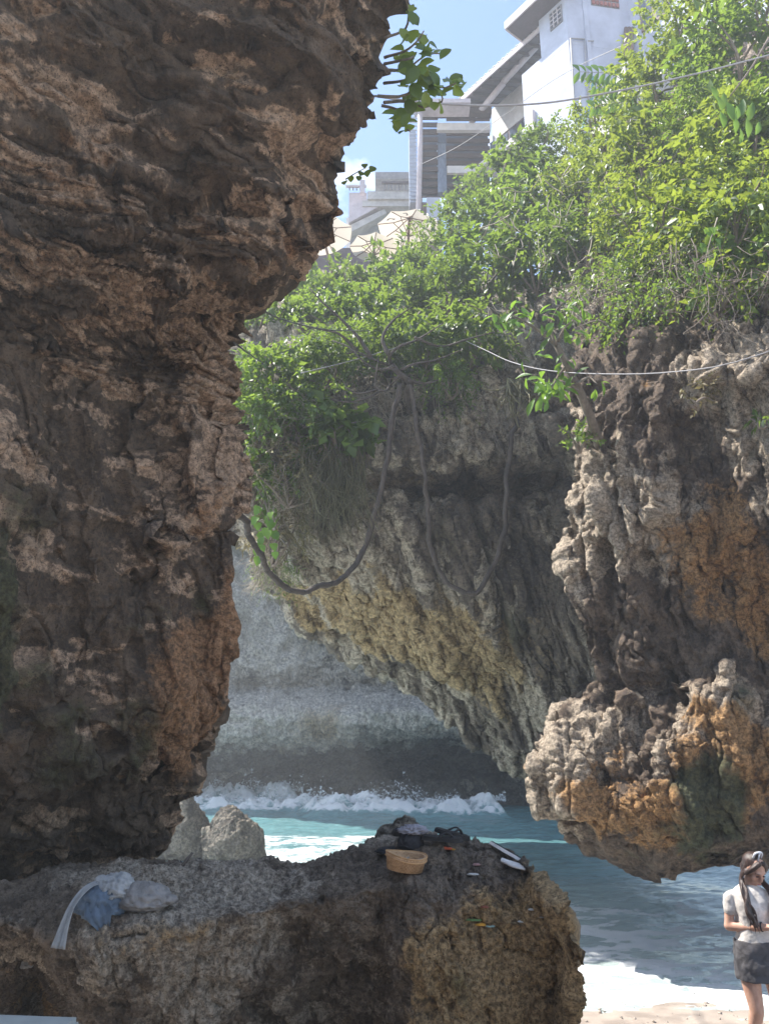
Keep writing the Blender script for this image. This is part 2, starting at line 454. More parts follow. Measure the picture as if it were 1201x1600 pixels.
# ---- the cliff on the right, its foot undercut above the water
def build_right_cliff():
    Lc = np.array([(-260, 1420), (-100, 1290), (0, 1190), (60, 1110), (120, 1040), (200, 965), (330, 910), (450, 905), (560, 905), (600, 895), (640, 893), (690, 904), (740, 898), (800, 887), (860, 888), (930, 906), (1000, 922), (1060, 934), (1085, 928), (1100, 896), (1140, 858), (1165, 837), (1185, 834), (1220, 839), (1262, 844), (1280, 866), (1300, 878), (1322, 888), (1345, 918), (1362, 950), (1378, 986), (1392, 1010), (1400, 1026)])
    Rc = np.array([(-260,1650),(1250,1650),(1318,1600),(1345,1380),(1360,1230),(1374,1130),(1386,1075),(1394,1050),(1400,1030)])
    nv, nu = 760, 330
    py = np.concatenate([np.linspace(-260, 350, 110, endpoint=False), np.linspace(350, 1400, nv - 110)])
    L = np.interp(py, Lc[:, 0], Lc[:, 1]); R = np.interp(py, Rc[:, 0], Rc[:, 1])
    gpy = py.copy(); py = np.where(py > 1262, 1262 + (py - 1262) * .80, py)
    f = np.concatenate([np.linspace(0, 0.5, nu - 60, endpoint=False), np.linspace(0.5, 1, 60)])
    PX = L[:, None] + (R - L)[:, None] * f[None, :]
    PY = np.repeat(py[:, None], nu, 1)
    #          880   960   1020  1075  1130  1201 1330  1650
    fs = [0, .10, .18, .25, .33, .42, .62, 1.0]
    gs = [-260, 100, 350, 480, 560, 640, 720, 790, 860, 930, 985, 1030, 1090, 1150, 1210, 1262, 1310, 1350, 1400]
    T = grid_cubic(fs, gs,
        [[24., 22., 20.5, 19., 17.5, 16.5, 15.5, 14.5],
         [20.0, 18.0, 16.5, 15.3, 14.4, 13.6, 12.8, 12.0],
         [16.0, 14.2, 13.2, 12.5, 11.9, 11.3, 10.6, 9.6],
         [13.0, 11.6, 11.1, 10.6, 10.2, 9.7, 9.0, 8.2],
         [11.8, 10.6, 10.0, 9.6, 9.2, 8.9, 8.2, 7.5],
         [11.0, 10.2, 9.9, 9.7, 9.4, 9.0, 8.2, 7.4],
         [10.6, 9.8, 9.7, 9.7, 9.5, 8.9, 8.1, 7.4],
         [10.5, 9.7, 9.5, 9.4, 9.3, 8.8, 8.0, 7.4],
         [10.6, 9.9, 9.6, 9.5, 9.4, 9.2, 8.4, 7.5],
         [10.4, 9.8, 9.6, 9.5, 9.4, 9.3, 8.6, 7.6],
         [10.3, 9.8, 9.6, 9.5, 9.4, 9.3, 8.65, 7.7],
         [10.3, 9.75, 9.55, 9.25, 9.1, 9.2, 8.6, 7.7],
         [10.5, 9.9, 9.7, 9.1, 8.8, 9.0, 8.6, 7.7],
         [10.1, 9.5, 9.5, 9.0, 8.7, 8.8, 8.4, 7.7],
         [9.9, 9.3, 9.2, 8.9, 8.7, 8.7, 8.3, 7.7],
         [9.8, 9.2, 9.0, 8.8, 8.7, 8.7, 8.3, 7.8],
         [9.9, 9.3, 9.1, 8.9, 8.8, 8.8, 8.5, 8.0],
         [10.1, 9.6, 9.4, 9.2, 9.1, 9.1, 8.9, 8.5],
         [10.3, 10.0, 9.9, 9.8, 9.8, 9.8, 9.7, 9.6]], f, gpy)
    def d1(P, N):
        w = 0.4 * np.stack([fbm(P * 0.7 + 9, 2, 103), fbm(P * 0.7 + 31, 2, 104), fbm(P * 0.7 + 57, 2, 105)], 1)
        Vt = (P + w) * [1.3, 1.3, 0.30]
        edge = .4 + .6 * smooth(.9, 1.7, P[:, 2])
        return edge * (0.22 * fbm(P * 0.6 + 2, 3, 111) + 0.24 * fbm(Vt, 3, 121, ridge=True) - 0.12)
    def d2(P, N):
        w = 0.2 * np.stack([fbm(P * 1.7 + 9, 2, 143), fbm(P * 1.7 + 31, 2, 144), fbm(P * 1.7 + 57, 2, 145)], 1)
        f1, f2 = worley((P + w) * [1.5, 1.5, .7], 15)
        k1 = smooth(0.34, 0.10, f1)
        C = (P + w) * [3.0, 3.0, .62]
        cav = smooth(0.10, 0.26, fbm((P + w) * [1.9, 1.9, .6] + 3, 3, 147))
        fl = fbm(C * [.8, .8, .6], 3, 149, ridge=True, gain=.5)
        cr = crease(C * .8 + 7, 152, .035)
        step = smooth(0.0, 0.05, fbm((P + w) * [1.6, 1.6, .5] + 23, 4, 155))
        low = smooth(3.2, 1.8, P[:, 2])
        bed = fbm((P + w) @ np.array([[.7, 0, .2], [0, .7, 0], [1.2, 0, 4.0]]), 3, 157, ridge=True)
        edge = .12 + .88 * smooth(.9, 1.7, P[:, 2])
        return edge * (-0.06 * k1 * (1 - low) - 0.11 * cav * (1 - .6 * low) - 0.08 * cr - 0.07 * step * (1 - .5 * low) + 0.19 * fl * (1 - .62 * low) + 0.07 * bed * low + 0.06 * fbm(P * [2.6, 2.6, 1.0], 4, 151, gain=0.58))
    def d3(P, N):
        f1, _ = worley(P * [7, 7, 3], 18)
        spot = smooth(-.1, 0.25, fbm(P * 1.2, 2, 171))
        edge = .25 + .75 * smooth(.9, 1.6, P[:, 2])
        return edge * 0.062 * fbm(P * [5.5, 5.5, 3.6], 6, 167, gain=0.76) + 0.022 * fbm(P * [7, 7, 1.6], 5, 163, gain=0.62, ridge=True) - 0.012 * smooth(.36, .12, f1) * spot + 0.02 * fbm(P * 9, 4, 161, gain=0.7)
    def fields(P, N):
        w = 0.3 * np.stack([fbm(P + 9, 2, 183), fbm(P + 31, 2, 184), fbm(P + 57, 2, 185)], 1)
        p = 0.44 + 0.75 * fbm((P + w) * [1.2, 1.2, .7], 6, 191, gain=.62) + 0.3 * fbm(P * 4, 4, 192, gain=.65)
        p += blob(P, [(900, 760, 10.2, 1.2, .3), (930, 1180, 9.4, .9, .22), (1120, 1090, 8.8, .55, .45), (1040, 800, 9.5, .5, .3), (1190, 720, 8.9, .5, .35), (1060, 560, 9.6, .8, .2), (850, 1230, 9.7, .5, .35), (1180, 600, 9.0, .6, .3)])
        p -= blob(P, [(1100, 960, 9.6, .8, .28), (1010, 960, 9.8, .5, .15), (1100, 1330, 9.0, 1.1, .4), (1050, 1380, 9.8, .7, .4), (970, 590, 10.4, .7, .3), (1060, 700, 9.6, .5, .35), (1000, 480, 11, 1.2, .3)])
        wm = 0.12 + 0.95 * fbm(P * 1.3 + 3, 6, 195, gain=.62) + blob(P, [(1130, 830, 9.2, .7, .36), (1180, 900, 9.3, .6, .4), (1060, 880, 9.6, .5, .25), (1000, 1290, 9.1, .6, .45), (1100, 1260, 8.8, .7, .38), (1090, 1160, 8.8, .5, .3), (900, 1270, 9.5, .45, .4), (1170, 1180, 8.7, .5, .35), (960, 1150, 9.5, .4, .25), (1180, 1000, 9.5, .4, .4)])
        ms = 0.10 + 0.75 * fbm(P * 1.3 + 13, 5, 197, gain=.6) + blob(P, [(1120, 1215, 8.7, .40, .5), (990, 940, 10.0, .4, .4), (1080, 1270, 8.8, .35, .3), (1120, 1310, 8.9, .7, .4), (1160, 1100, 8.9, .3, .3)])
        return {'pale': p, 'warm': wm, 'moss': ms}
    mat = rock_mat('right cliff limestone', (0.075, 0.056, 0.045), (0.225, 0.165, 0.12), (0.54, 0.44, 0.335), (0.46, 0.26, 0.11), (0.075, 0.09, 0.05), 0.85, 0.5, 0.9)
    o, *_ = make_rock('cliff', PX, PY, T, 6.0, [d1, d2, d3], fields, mat, 0.35)
    tag(o, 'tall sunlit-edged limestone cliff undercut above the beach, green on top', kind='structure')
    return o

# ---- the headland between them, hanging out over the sea
def build_headland():
    Lc = np.array([(432,330),(600,330),(800,360),(850,398),(905,420),(940,444),(972,456),(1000,490),(1022,522),(1040,560),(1052,600),(1070,630),(1100,676),(1130,712),(1160,748),(1185,785),(1205,808),(1225,830)])
    nv, nu = 640, 400
    py = np.concatenate([np.linspace(432, 560, 90, endpoint=False), np.linspace(560, 1225, nv - 90)])
    L = np.interp(py, Lc[:, 0], Lc[:, 1])
    R = np.interp(py, [432, 1000, 1225], [1060, 1010, 960])
    f = np.linspace(0, 1, nu)
    PX = L[:, None] + (R - L)[:, None] * f[None, :]
    PY = np.repeat(py[:, None], nu, 1)
    fs = [0, .12, .3, .5, .7, .85, 1.0]
    gs = [432, 462, 510, 580, 640, 720, 755, 790, 850, 920, 1000, 1100, 1225]
    T = grid_cubic(fs, gs,
        [[24.5, 24.5, 24.5, 24.5, 24, 23, 22],
         [22.5, 22, 22, 22, 21, 20, 19],
         [18.0, 17.2, 17, 17.2, 17, 16.4, 16],
         [15.8, 15.0, 14.8, 15.0, 15.0, 14.6, 14.4],
         [15.4, 14.4, 14.3, 14.5, 14.5, 14.3, 14.0],
         [15.5, 14.3, 14.1, 14.3, 14.4, 14.2, 13.8],
         [15.6, 14.4, 14.4, 15.0, 15.0, 14.6, 13.8],
         [15.8, 14.5, 14.2, 14.6, 14.7, 14.4, 13.8],
         [16.0, 14.6, 14.2, 14.6, 14.9, 14.4, 13.8],
         [16.4, 15.2, 14.6, 14.6, 14.8, 14.3, 13.6],
         [17.0, 16.0, 15.2, 14.9, 14.8, 14.3, 13.6],
         [17.2, 16.6, 16.0, 15.4, 15.0, 14.6, 13.8],
         [17.0, 16.8, 16.6, 16.2, 15.8, 15.2, 14.4]], f, py)
    # the draperies run down and to the right
    axis = V(800, 1100, 15.0) - V(700, 800, 15.0); axis.normalize(); ax = np.array(axis)
    def flow(P):
        along = P @ ax
        low = smooth(8.2, 5.5, P[:, 2])
        Q = P - np.outer(along * (0.84 + 0.08 * low), ax)
        return Q
    def d1(P, N):
        w = 0.5 * np.stack([fbm(P * 0.45 + 9, 2, 203), fbm(P * 0.45 + 31, 2, 204), fbm(P * 0.45 + 57, 2, 205)], 1)
        Q = flow(P + w)
        return 0.35 * fbm(P * 0.4 + 2, 3, 211) + 0.38 * fbm(Q * 0.95, 3, 221, ridge=True) - 0.2
    def d2(P, N):
        w = 0.13 * np.stack([fbm(P * 1.0 + 9, 2, 243), fbm(P * 1.2 + 31, 2, 244), fbm(P * 1.2 + 57, 2, 245)], 1)
        Q = flow(P + w)
        f1, f2 = worley((P + w) * [0.9, 0.9, 0.7], 25)
        k = smooth(0.45, 0.05, f1)
        up = smooth(7.5, 8.6, P[:, 2]); lo = 1 - .6 * smooth(7.0, 6.0, P[:, 2])
        xr = smooth(-0.6, 0.2, P[:, 0]) * smooth(3.6, 3.0, P[:, 0])
        zc = P[:, 2] - 7.05 + 0.35 * fbm(P * 0.9, 2, 255) - 0.05 * P[:, 0]
        crack = np.exp(-(zc / .17) ** 2) * xr * 0.9
        zc2 = P[:, 2] - 8.3 + 0.5 * fbm(P * 0.8, 2, 256)
        crack = crack + np.exp(-(zc2 / .12) ** 2) * xr * 0.4 * smooth(0, .2, fbm(P * .6, 2, 258))
        cav = smooth(0.12, 0.26, fbm(Q * 1.5 + 3, 3, 247))
        cr = crease(Q * 1.5 + 9, 257, .04)
        return -crack - 0.06 * k * lo - 0.18 * cav * lo - 0.10 * cr + 0.24 * fbm(Q * 2.1, 4, 251, ridge=True, gain=.6) + 0.07 * lo * fbm(P * 2.2, 3, 253, gain=.6) + up * 0.12 * (worley((P + w) * 1.1, 28)[0] - .5)
    def d3(P, N):
        Q = flow(P)
        return 0.035 * fbm(P * 5, 5, 263, gain=.76) + 0.06 * fbm(Q * 5, 4, 261, gain=0.65, ridge=True) + 0.012 * fbm(P * 6, 4, 266, ridge=True, gain=.7) + 0.012 * fbm(P * 13, 2, 268)
    def fields(P, N):
        Q = flow(P + 0.15 * np.stack([fbm(P + 9, 2, 283), fbm(P + 31, 2, 284), fbm(P + 57, 2, 285)], 1))
        p = 0.45 + 1.0 * fbm(Q * 1.5, 6, 291, gain=.64) + 0.3 * fbm(P * 3, 4, 292, gain=.62)
        p += blob(P, [(520, 980, 15.5, 1.2, .3), (560, 880, 14.3, .9, .2), (460, 880, 15.4, .8, .3), (760, 1080, 15.5, 1.4, .15)])
        p -= blob(P, [(750, 840, 14.6, 1.0, .3), (850, 900, 14.3, 1.1, .2), (790, 950, 14.6, .7, .2)])
        wm = -.02 + 0.9 * fbm(Q * 1.6 + 3, 5, 295, gain=.62) + blob(P, [(520, 980, 15.6, 1.4, .55), (640, 1020, 15.3, 1.4, .55), (760, 1060, 15.2, 1.4, .55), (700, 980, 14.9, 1.1, .35), (580, 920, 14.6, .7, .3), (840, 1150, 15.2, .8, .3), (735, 720, 15, .5, .4), (460, 940, 16, .8, .3)])
        ms = 0.14 + 0.75 * fbm(Q * 1.2 + 13, 5, 297, gain=.6) + blob(P, [(720, 840, 14.8, .8, .25), (800, 1000, 14.8, 1.0, .2), (690, 1060, 15.6, 1.0, .25), (520, 800, 14.6, 1.0, .2)])
        # lime-white trickles under the ledge
        st = blob(P, [(718, 890, 14.6, .55, 1), (768, 890, 14.7, .55, 1), (722, 940, 14.6, .4, .8), (775, 950, 14.7, .5, 1)])
        p += 1.2 * st * smooth(0.05, 0.3, fbm(P * [4.5, 4.5, 0.25], 2, 299))
        return {'pale': p, 'warm': wm, 'moss': ms}
    mat = rock_mat('headland limestone', (0.082, 0.070, 0.060), (0.27, 0.225, 0.175), (0.54, 0.475, 0.375), (0.50, 0.37, 0.19), (0.10, 0.10, 0.055), 0.55, 0.5, 0.8, True)
    o, *_ = make_rock('cliff', PX, PY, T, 7.0, [d1, d2, d3], fields, mat, 0.35)
    tag(o, 'fluted headland hanging over the sea, overgrown on top, tan draperies below', kind='structure')
    return o

# ---- the far side of the cove: pale cliff, ledge and wave-cut cave
def build_far_cliff():
    nv, nu = 330, 330
    py = np.concatenate([np.linspace(600, 800, 30, endpoint=False), np.linspace(800, 1262, nv - 30)])
    f = np.linspace(0, 1, nu)
    PX = np.repeat((150 + 850 * f)[None, :], nv, 0)
    PY = np.repeat(py[:, None], nu, 1)
    PY = np.where(PY < 800, PY - (800 - PY) / 200 * 420 * smooth(.27, .15, f)[None], PY)
    fs = [0, .2, .3, .4, .5, .6, .7, .8, 1.0]
    gs = [600, 800, 930, 1040, 1085, 1100, 1112, 1140, 1165, 1200, 1262]
    T = grid_cubic(fs, gs,
        [[35, 43, 45, 44, 43, 42, 41, 40, 38],
         [34, 41, 42, 41, 40, 39, 38, 37, 36],
         [33, 38.5, 38, 38, 37, 36, 36, 35, 34],
         [32.5, 37.5, 36.6, 37, 36, 35, 35, 34, 33],
         [32, 36.5, 36.4, 36.6, 35.6, 35.4, 35, 34, 33],
         [31, 34.2, 34.4, 34.2, 33.6, 33, 33.2, 33, 32],
         [30.5, 33.2, 33.2, 33, 32.4, 32, 32.4, 32.6, 31],
         [30.5, 32.8, 32.8, 32.6, 32.2, 32, 32.4, 32.6, 31],
         [31, 33.2, 33.4, 33.6, 34.2, 34.6, 34.8, 34.4, 32],
         [31.5, 34.2, 35.4, 36.6, 37.4, 37.6, 37.4, 36, 33],
         [31.5, 34.8, 36.4, 37.4, 38.2, 38.4, 38, 36.6, 33]], f, py)
    T = T + 0.0
    def d1(P, N):
        w = np.stack([fbm(P * 0.2 + 9, 2, 303), fbm(P * 0.2 + 31, 2, 304), fbm(P * 0.2 + 57, 2, 305)], 1)
        up = smooth(4.2, 5.4, P[:, 2])
        return 0.6 * fbm(P * .25, 3, 311) * (.3 + .7 * up) + up * 0.55 * fbm((P + w) * [.6, .6, .22], 3, 321, ridge=True) + (1 - up) * .25 * fbm((P + w) * [.25, .25, 1.2], 3, 322, ridge=True)
    def d2(P, N):
        return 0.3 * fbm(P * [1.3, 1.3, .7], 4, 331, ridge=True, gain=.62) + 0.2 * fbm(P * 3, 3, 333) - 0.1
    def fields(P, N):
        p = 0.56 + 1.0 * fbm(P * [.6, .6, .4], 6, 341, gain=.64) + blob(P, [(430, 980, 38, 3.5, .4), (560, 1050, 36, 3., .3), (560, 1100, 33, 3., .35), (430, 1105, 33.5, 2.5, .35), (660, 1100, 33, 2.5, .3), (480, 1130, 33, 2., .1)]) - blob(P, [(600, 1210, 36, 5, .5), (450, 1215, 35, 4, .4)])
        wm = 0.15 + 0.4 * fbm(P * .4, 3, 343) + blob(P, [(500, 1140, 33, 2.5, .3)])
        ms = 0.22 + 0.4 * fbm(P * .35, 3, 345) + blob(P, [(390, 900, 41, 3.5, .5), (620, 1120, 33, 2, .25)])
        return {'pale': p, 'warm': wm, 'moss': ms}
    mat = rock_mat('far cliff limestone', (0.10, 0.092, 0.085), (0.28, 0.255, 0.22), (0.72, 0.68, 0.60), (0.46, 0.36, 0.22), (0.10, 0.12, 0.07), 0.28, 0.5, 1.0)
    o, *_ = make_rock('cliff', PX, PY, T, 8.0, [d1, d2], fields, mat, 0.15)
    tag(o, 'hazy grey cliff across the cove with a ledge and dark wave-cut cave', kind='structure')
    return o

# ---- the big boulder in front
B_TOP = np.array([(-160,1400),(-60,1392),(0,1380),(30,1366),(70,1352),(150,1349),(240,1347),(330,1347),(400,1346),(470,1340),(520,1332),(560,1322),(600,1308),(640,1304),(690,1310),(730,1316),(770,1322),(800,1332),(830,1352),(850,1376),(868,1395),(884,1420),(896,1452),(900,1480)])
def build_shade_wall():
    # unseen passage wall beside and behind the camera, added to darken the near cliff
    nv, nu = 70, 120
    th = np.radians(np.linspace(-56, -190, nu)); z = np.linspace(-.3, 6.4, nv)
    r = (5.2 + .5 * np.sin(th * 3))[None] - 1.2 * smooth(2.0, 9.0, z)[:, None]
    P = np.stack([np.sin(th)[None] * r, np.cos(th)[None] * r - .6, np.repeat(z[:, None], nu, 1)], -1).reshape(-1, 3)
    O = P * [1.35, 1.35, 1] + [0, -.4, .6]
    idx = np.arange(nv * nu).reshape(nv, nu)
    def q(i): return np.stack([i[:-1, :-1], i[1:, :-1], i[1:, 1:], i[:-1, 1:]], -1).reshape(-1, 4)
    k = nv * nu
    loop = np.concatenate([idx[0, :-1], idx[:-1, -1], idx[-1, :0:-1], idx[:0:-1, 0]])
    rim = np.stack([loop, np.roll(loop, -1), np.roll(loop, -1) + k, loop + k], -1)
    n = .45 * fbm(P * .6, 4, 801) + .15 * fbm(P * 2, 3, 803, ridge=True)
    P = P * (1 + .08 * n)[:, None] + [0, 0, 0]
    V_ = np.concatenate([P, O])
    f = {'pale': .35 + .7 * fbm(V_, 3, 805), 'warm': .2 + .4 * fbm(V_, 2, 806), 'moss': .2 + .4 * fbm(V_, 2, 807)}
    o = link_mesh('cliff', np_mesh('cliff', V_, [q(idx), q(idx)[:, ::-1] + k, rim], True, f), bpy.data.materials['near cliff limestone'])
    tag(o, 'unseen passage wall added round the viewpoint to shade the near cliff', kind='structure')

def build_boulder():
    nu, nv = 640, 300
    f = np.concatenate([np.linspace(0, 0.15, 40, endpoint=False), np.linspace(0.15, 1, nu - 40)])
    g = np.concatenate([np.linspace(0, 0.5, nv - 24, endpoint=False), np.linspace(0.5, 1, 24)])
    px0 = -160 + 1060 * f
    top = np.interp(px0, B_TOP[:, 0], B_TOP[:, 1]) + 11
    PX = np.repeat(px0[None, :], nv, 0)
    # the right flank leans in a little towards the ground
    PX = PX - (g[:, None] ** 1.3) * 60 * smooth(0.75, 1.0, f)[None, :]
    PY = top[None, :] + (1960 - top)[None, :] * g[:, None]
    # depth: the top runs back from an edge that climbs to the right; below it the front is undercut on the left, out-sloping on the right
    ex = [-160, 0, 60, 110, 180, 260, 400, 500, 600, 640, 700, 760, 830, 880, 900]
    E = np.interp(px0, ex, [1450, 1440, 1452, 1470, 1466, 1454, 1426, 1404, 1386, 1400, 1424, 1436, 1450, 1470, 1500])
    zb = np.interp(px0, ex, [1.50, 1.62, 1.70, 1.70, 1.70, 1.70, 1.71, 1.74, 1.80, 1.84, 1.82, 1.80, 1.74, 1.62, 1.45])
    ze = np.interp(px0, ex, [1.42, 1.52, 1.48, 1.46, 1.48, 1.52, 1.58, 1.62, 1.66, 1.64, 1.56, 1.52, 1.48, 1.42, 1.38])
    def depth_at(py_, z_): return (CAM_Z - z_) / np.maximum(1e-3, -(SP + (800 - py_) / FPX * CP))
    tb, te = depth_at(top, zb), depth_at(E, ze)
    tb = np.minimum(tb, 5.7)
    s_ = np.clip((PY - top[None]) / np.maximum(E - top, 4)[None], 0, 1)
    zz = zb[None] + (ze - zb)[None] * s_
    Tt = np.minimum(depth_at(PY, zz), 5.7)
    down = np.maximum(PY - E[None], 0) / 100.0
    slope = np.interp(px0, ex, [.1, .5, .75, .35, .16, .2, .32, .32, .18, .0, -.04, .0, .04, .08, .08])
    cleft = np.interp(px0, [-160, 20, 62, 96, 140, 170, 900], [.1, .35, .7, .45, .05, 0, 0])
    T = np.where(PY <= E[None], Tt, te[None] + slope[None] * down ** 1.1 + cleft[None] * smooth(0, .8, down))
    T = T - 0.10 * smooth(0, .9, down) * np.exp(-((px0 - 690) / 70) ** 2)[None]
    for _ in range(3): T[1:-1] = (T[:-2] + T[1:-1] * 2 + T[2:]) / 4
    def top_m(P, N): return smooth(0.35, 0.75, N[:, 2])
    def d1(P, N):
        return 0.10 * fbm(P * 1.1 + 2, 3, 411) + 0.05 * fbm(P * [2.2, 2.2, 0.8], 3, 421, ridge=True)
    def d2(P, N):
        tm = top_m(P, N)
        w = 0.1 * np.stack([fbm(P * 3 + 9, 2, 443), fbm(P * 3 + 31, 2, 444), fbm(P * 3 + 57, 2, 445)], 1)
        g1, _ = worley((P + w) * [5.5, 5.5, 4.], 16)
        h1, _ = worley((P + w) * [13, 13, 8], 17)
        rgt = smooth(-.1, .5, P[:, 0])
        karst = (0.025 + .035 * rgt) * (g1 - .5) + (0.014 + .014 * rgt) * (h1 - .5) + (0.022 + .026 * rgt) * fbm(P * 6, 4, 451, ridge=True, gain=.65)
        cav = smooth(.12, .26, fbm((P + w) * [3.4, 3.4, 2.2], 3, 453))
        face = 0.04 * fbm(P * [5, 5, 1.6], 4, 455, ridge=True, gain=.62) + 0.05 * fbm(P * 2.4, 3, 457) - 0.06 * cav - 0.035 * crease((P + w) * [2.6, 2.6, 1.2], 459, .035)
        return tm * karst + (1 - tm) * face
    def d3(P, N):
        f1, _ = worley(P * 24.0, 18)
        r = smooth(0.4, 2.6, P[:, 0] + 2.0)
        return 0.012 * fbm(P * 22, 3, 461, gain=0.7) - 0.012 * smooth(.4, .15, f1) + 0.008 * fbm(P * 45, 2, 466, ridge=True)
    def fields(P, N):
        p = 0.41 + 0.6 * fbm(P * 1.7, 5, 491, gain=.6) + 0.3 * fbm(P * 7, 3, 492)
        p += blob(P, [(330, 1400, 4.6, .8, .16), (180, 1540, 3.8, .5, .1), (740, 1500, 4.1, .5, .2), (860, 1480, 4.2, .35, .25), (620, 1300, 5.2, .2, .5)])
        p -= blob(P, [(500, 1440, 3.9, .35, .3), (700, 1360, 4.6, .4, .35), (600, 1540, 3.75, .5, .12), (780, 1420, 4.3, .25, .3), (100, 1480, 4.2, .3, .25)])
        wm = 0.40 + 0.6 * fbm(P * 1.8 + 3, 5, 495, gain=.6) + blob(P, [(680, 1480, 3.9, .3, .28), (780, 1540, 4.05, .5, .4), (830, 1480, 4.2, .4, .3), (690, 1560, 4.0, .4, .3), (230, 1520, 3.75, .5, .38), (400, 1570, 3.75, .5, .22), (860, 1550, 4.1, .3, .3)]) - blob(P, [(330, 1390, 4.6, .7, .5), (700, 1370, 4.6, .6, .55), (520, 1370, 4.7, .6, .45), (150, 1390, 4.7, .6, .35)])
        ms = 0.14 + 0.4 * fbm(P * 1.5 + 13, 3, 497) + blob(P, [(740, 1590, 3.9, .3, .3), (240, 1490, 3.8, .25, .2)])
        return {'pale': p, 'warm': wm, 'moss': ms}
    mat = rock_mat('boulder limestone', (0.080, 0.063, 0.050), (0.255, 0.205, 0.16), (0.48, 0.415, 0.34), (0.46, 0.315, 0.16), (0.10, 0.10, 0.045), 1.25, 0.52, 0.9)
    o, verts, N, nf = make_rock('boulder', PX, PY, T, 1.6, [d1, d2, d3], fields, mat, 0.25)
    tag(o, 'large flat-topped brown boulder filling the foreground, with bags and a basket on it', 'boulder')
    return o

# ---- small rocks
def small_rock(name, outline, base_y, t, depth, label, mat, seed, nu=110, nv=80, thick=1.0, disp=1.0):
    """outline: (px, py) along the top from left to right; the foot is at base_y"""
    ol = np.array(outline, float)
    f = np.linspace(0, 1, nu); g = np.linspace(0, 1, nv)
    px = ol[0, 0] + (ol[-1, 0] - ol[0, 0]) * f
    top = np.interp(px, ol[:, 0], ol[:, 1])
    PX = np.repeat(px[None], nv, 0); PY = top[None] + (base_y - top)[None] * g[:, None]
    T = t - depth * np.sin(np.clip(g, 0, 1) * math.pi * 0.6)[:, None] * np.sin(np.pi * np.clip(f, .02, .98))[None] ** .6
    sc = t / FPX * 8
    def d(P, N):
        a = (ol[-1, 0] - ol[0, 0]) / FPX * t
        return disp * a * (0.05 * fbm(P * 4 / a, 4, seed, ridge=True) + 0.03 * (worley(P * 12 / a, seed + 3)[0] - .5) + 0.02 * fbm(P * 30 / a, 2, seed + 5))
    def fields(P, N):
        a = (ol[-1, 0] - ol[0, 0]) / FPX * t
        return {'pale': .58 + .6 * fbm(P * 5 / a, 3, seed + 7), 'warm': .2 + .4 * fbm(P * 4 / a, 2, seed + 8), 'moss': .15 + .3 * fbm(P * 4 / a, 2, seed + 9)}
    o, *_ = make_rock(name, PX, PY, T, thick, [d], fields, mat, 0.4)
    tag(o, label, 'rock')
    return o

build_left_cliff()
build_shade_wall()
build_right_cliff()
build_headland()
build_far_cliff()
BOULDER = build_boulder()
sea_rock_mat = rock_mat('sea rock limestone', (0.07, 0.06, 0.05), (0.14, 0.122, 0.10), (0.26, 0.228, 0.185), (0.22, 0.16, 0.10), (0.12, 0.12, 0.08), 0.7, 0.5, 0.9)
small_rock('sea_rock', [(225,1330),(240,1290),(262,1262),(280,1240),(292,1232),(305,1256),(318,1272),(328,1288),(336,1300)], 1342, 19.0, .5, 'grey pointed rock standing in the surf, half hidden by the near cliff', sea_rock_mat, 501, 90, 80)
small_rock('sea_rock', [(318,1296),(332,1292),(338,1274),(346,1266),(358,1259),(366,1262),(378,1272),(392,1283),(402,1290),(409,1296),(410,1315),(415,1336)], 1342, 18.4, .6, 'broad grey rock with sunlit crest standing in the foaming water', sea_rock_mat, 531, 110, 80)
small_rock('rock', [(585,1322),(590,1300),(600,1291),(612,1289),(620,1279),(634,1276),(646,1281),(660,1300),(676,1322)], 1345, 5.4, .15, 'pale jagged rock tip rising behind the clothes on the boulder', sea_rock_mat, 561, 80, 60, .4)

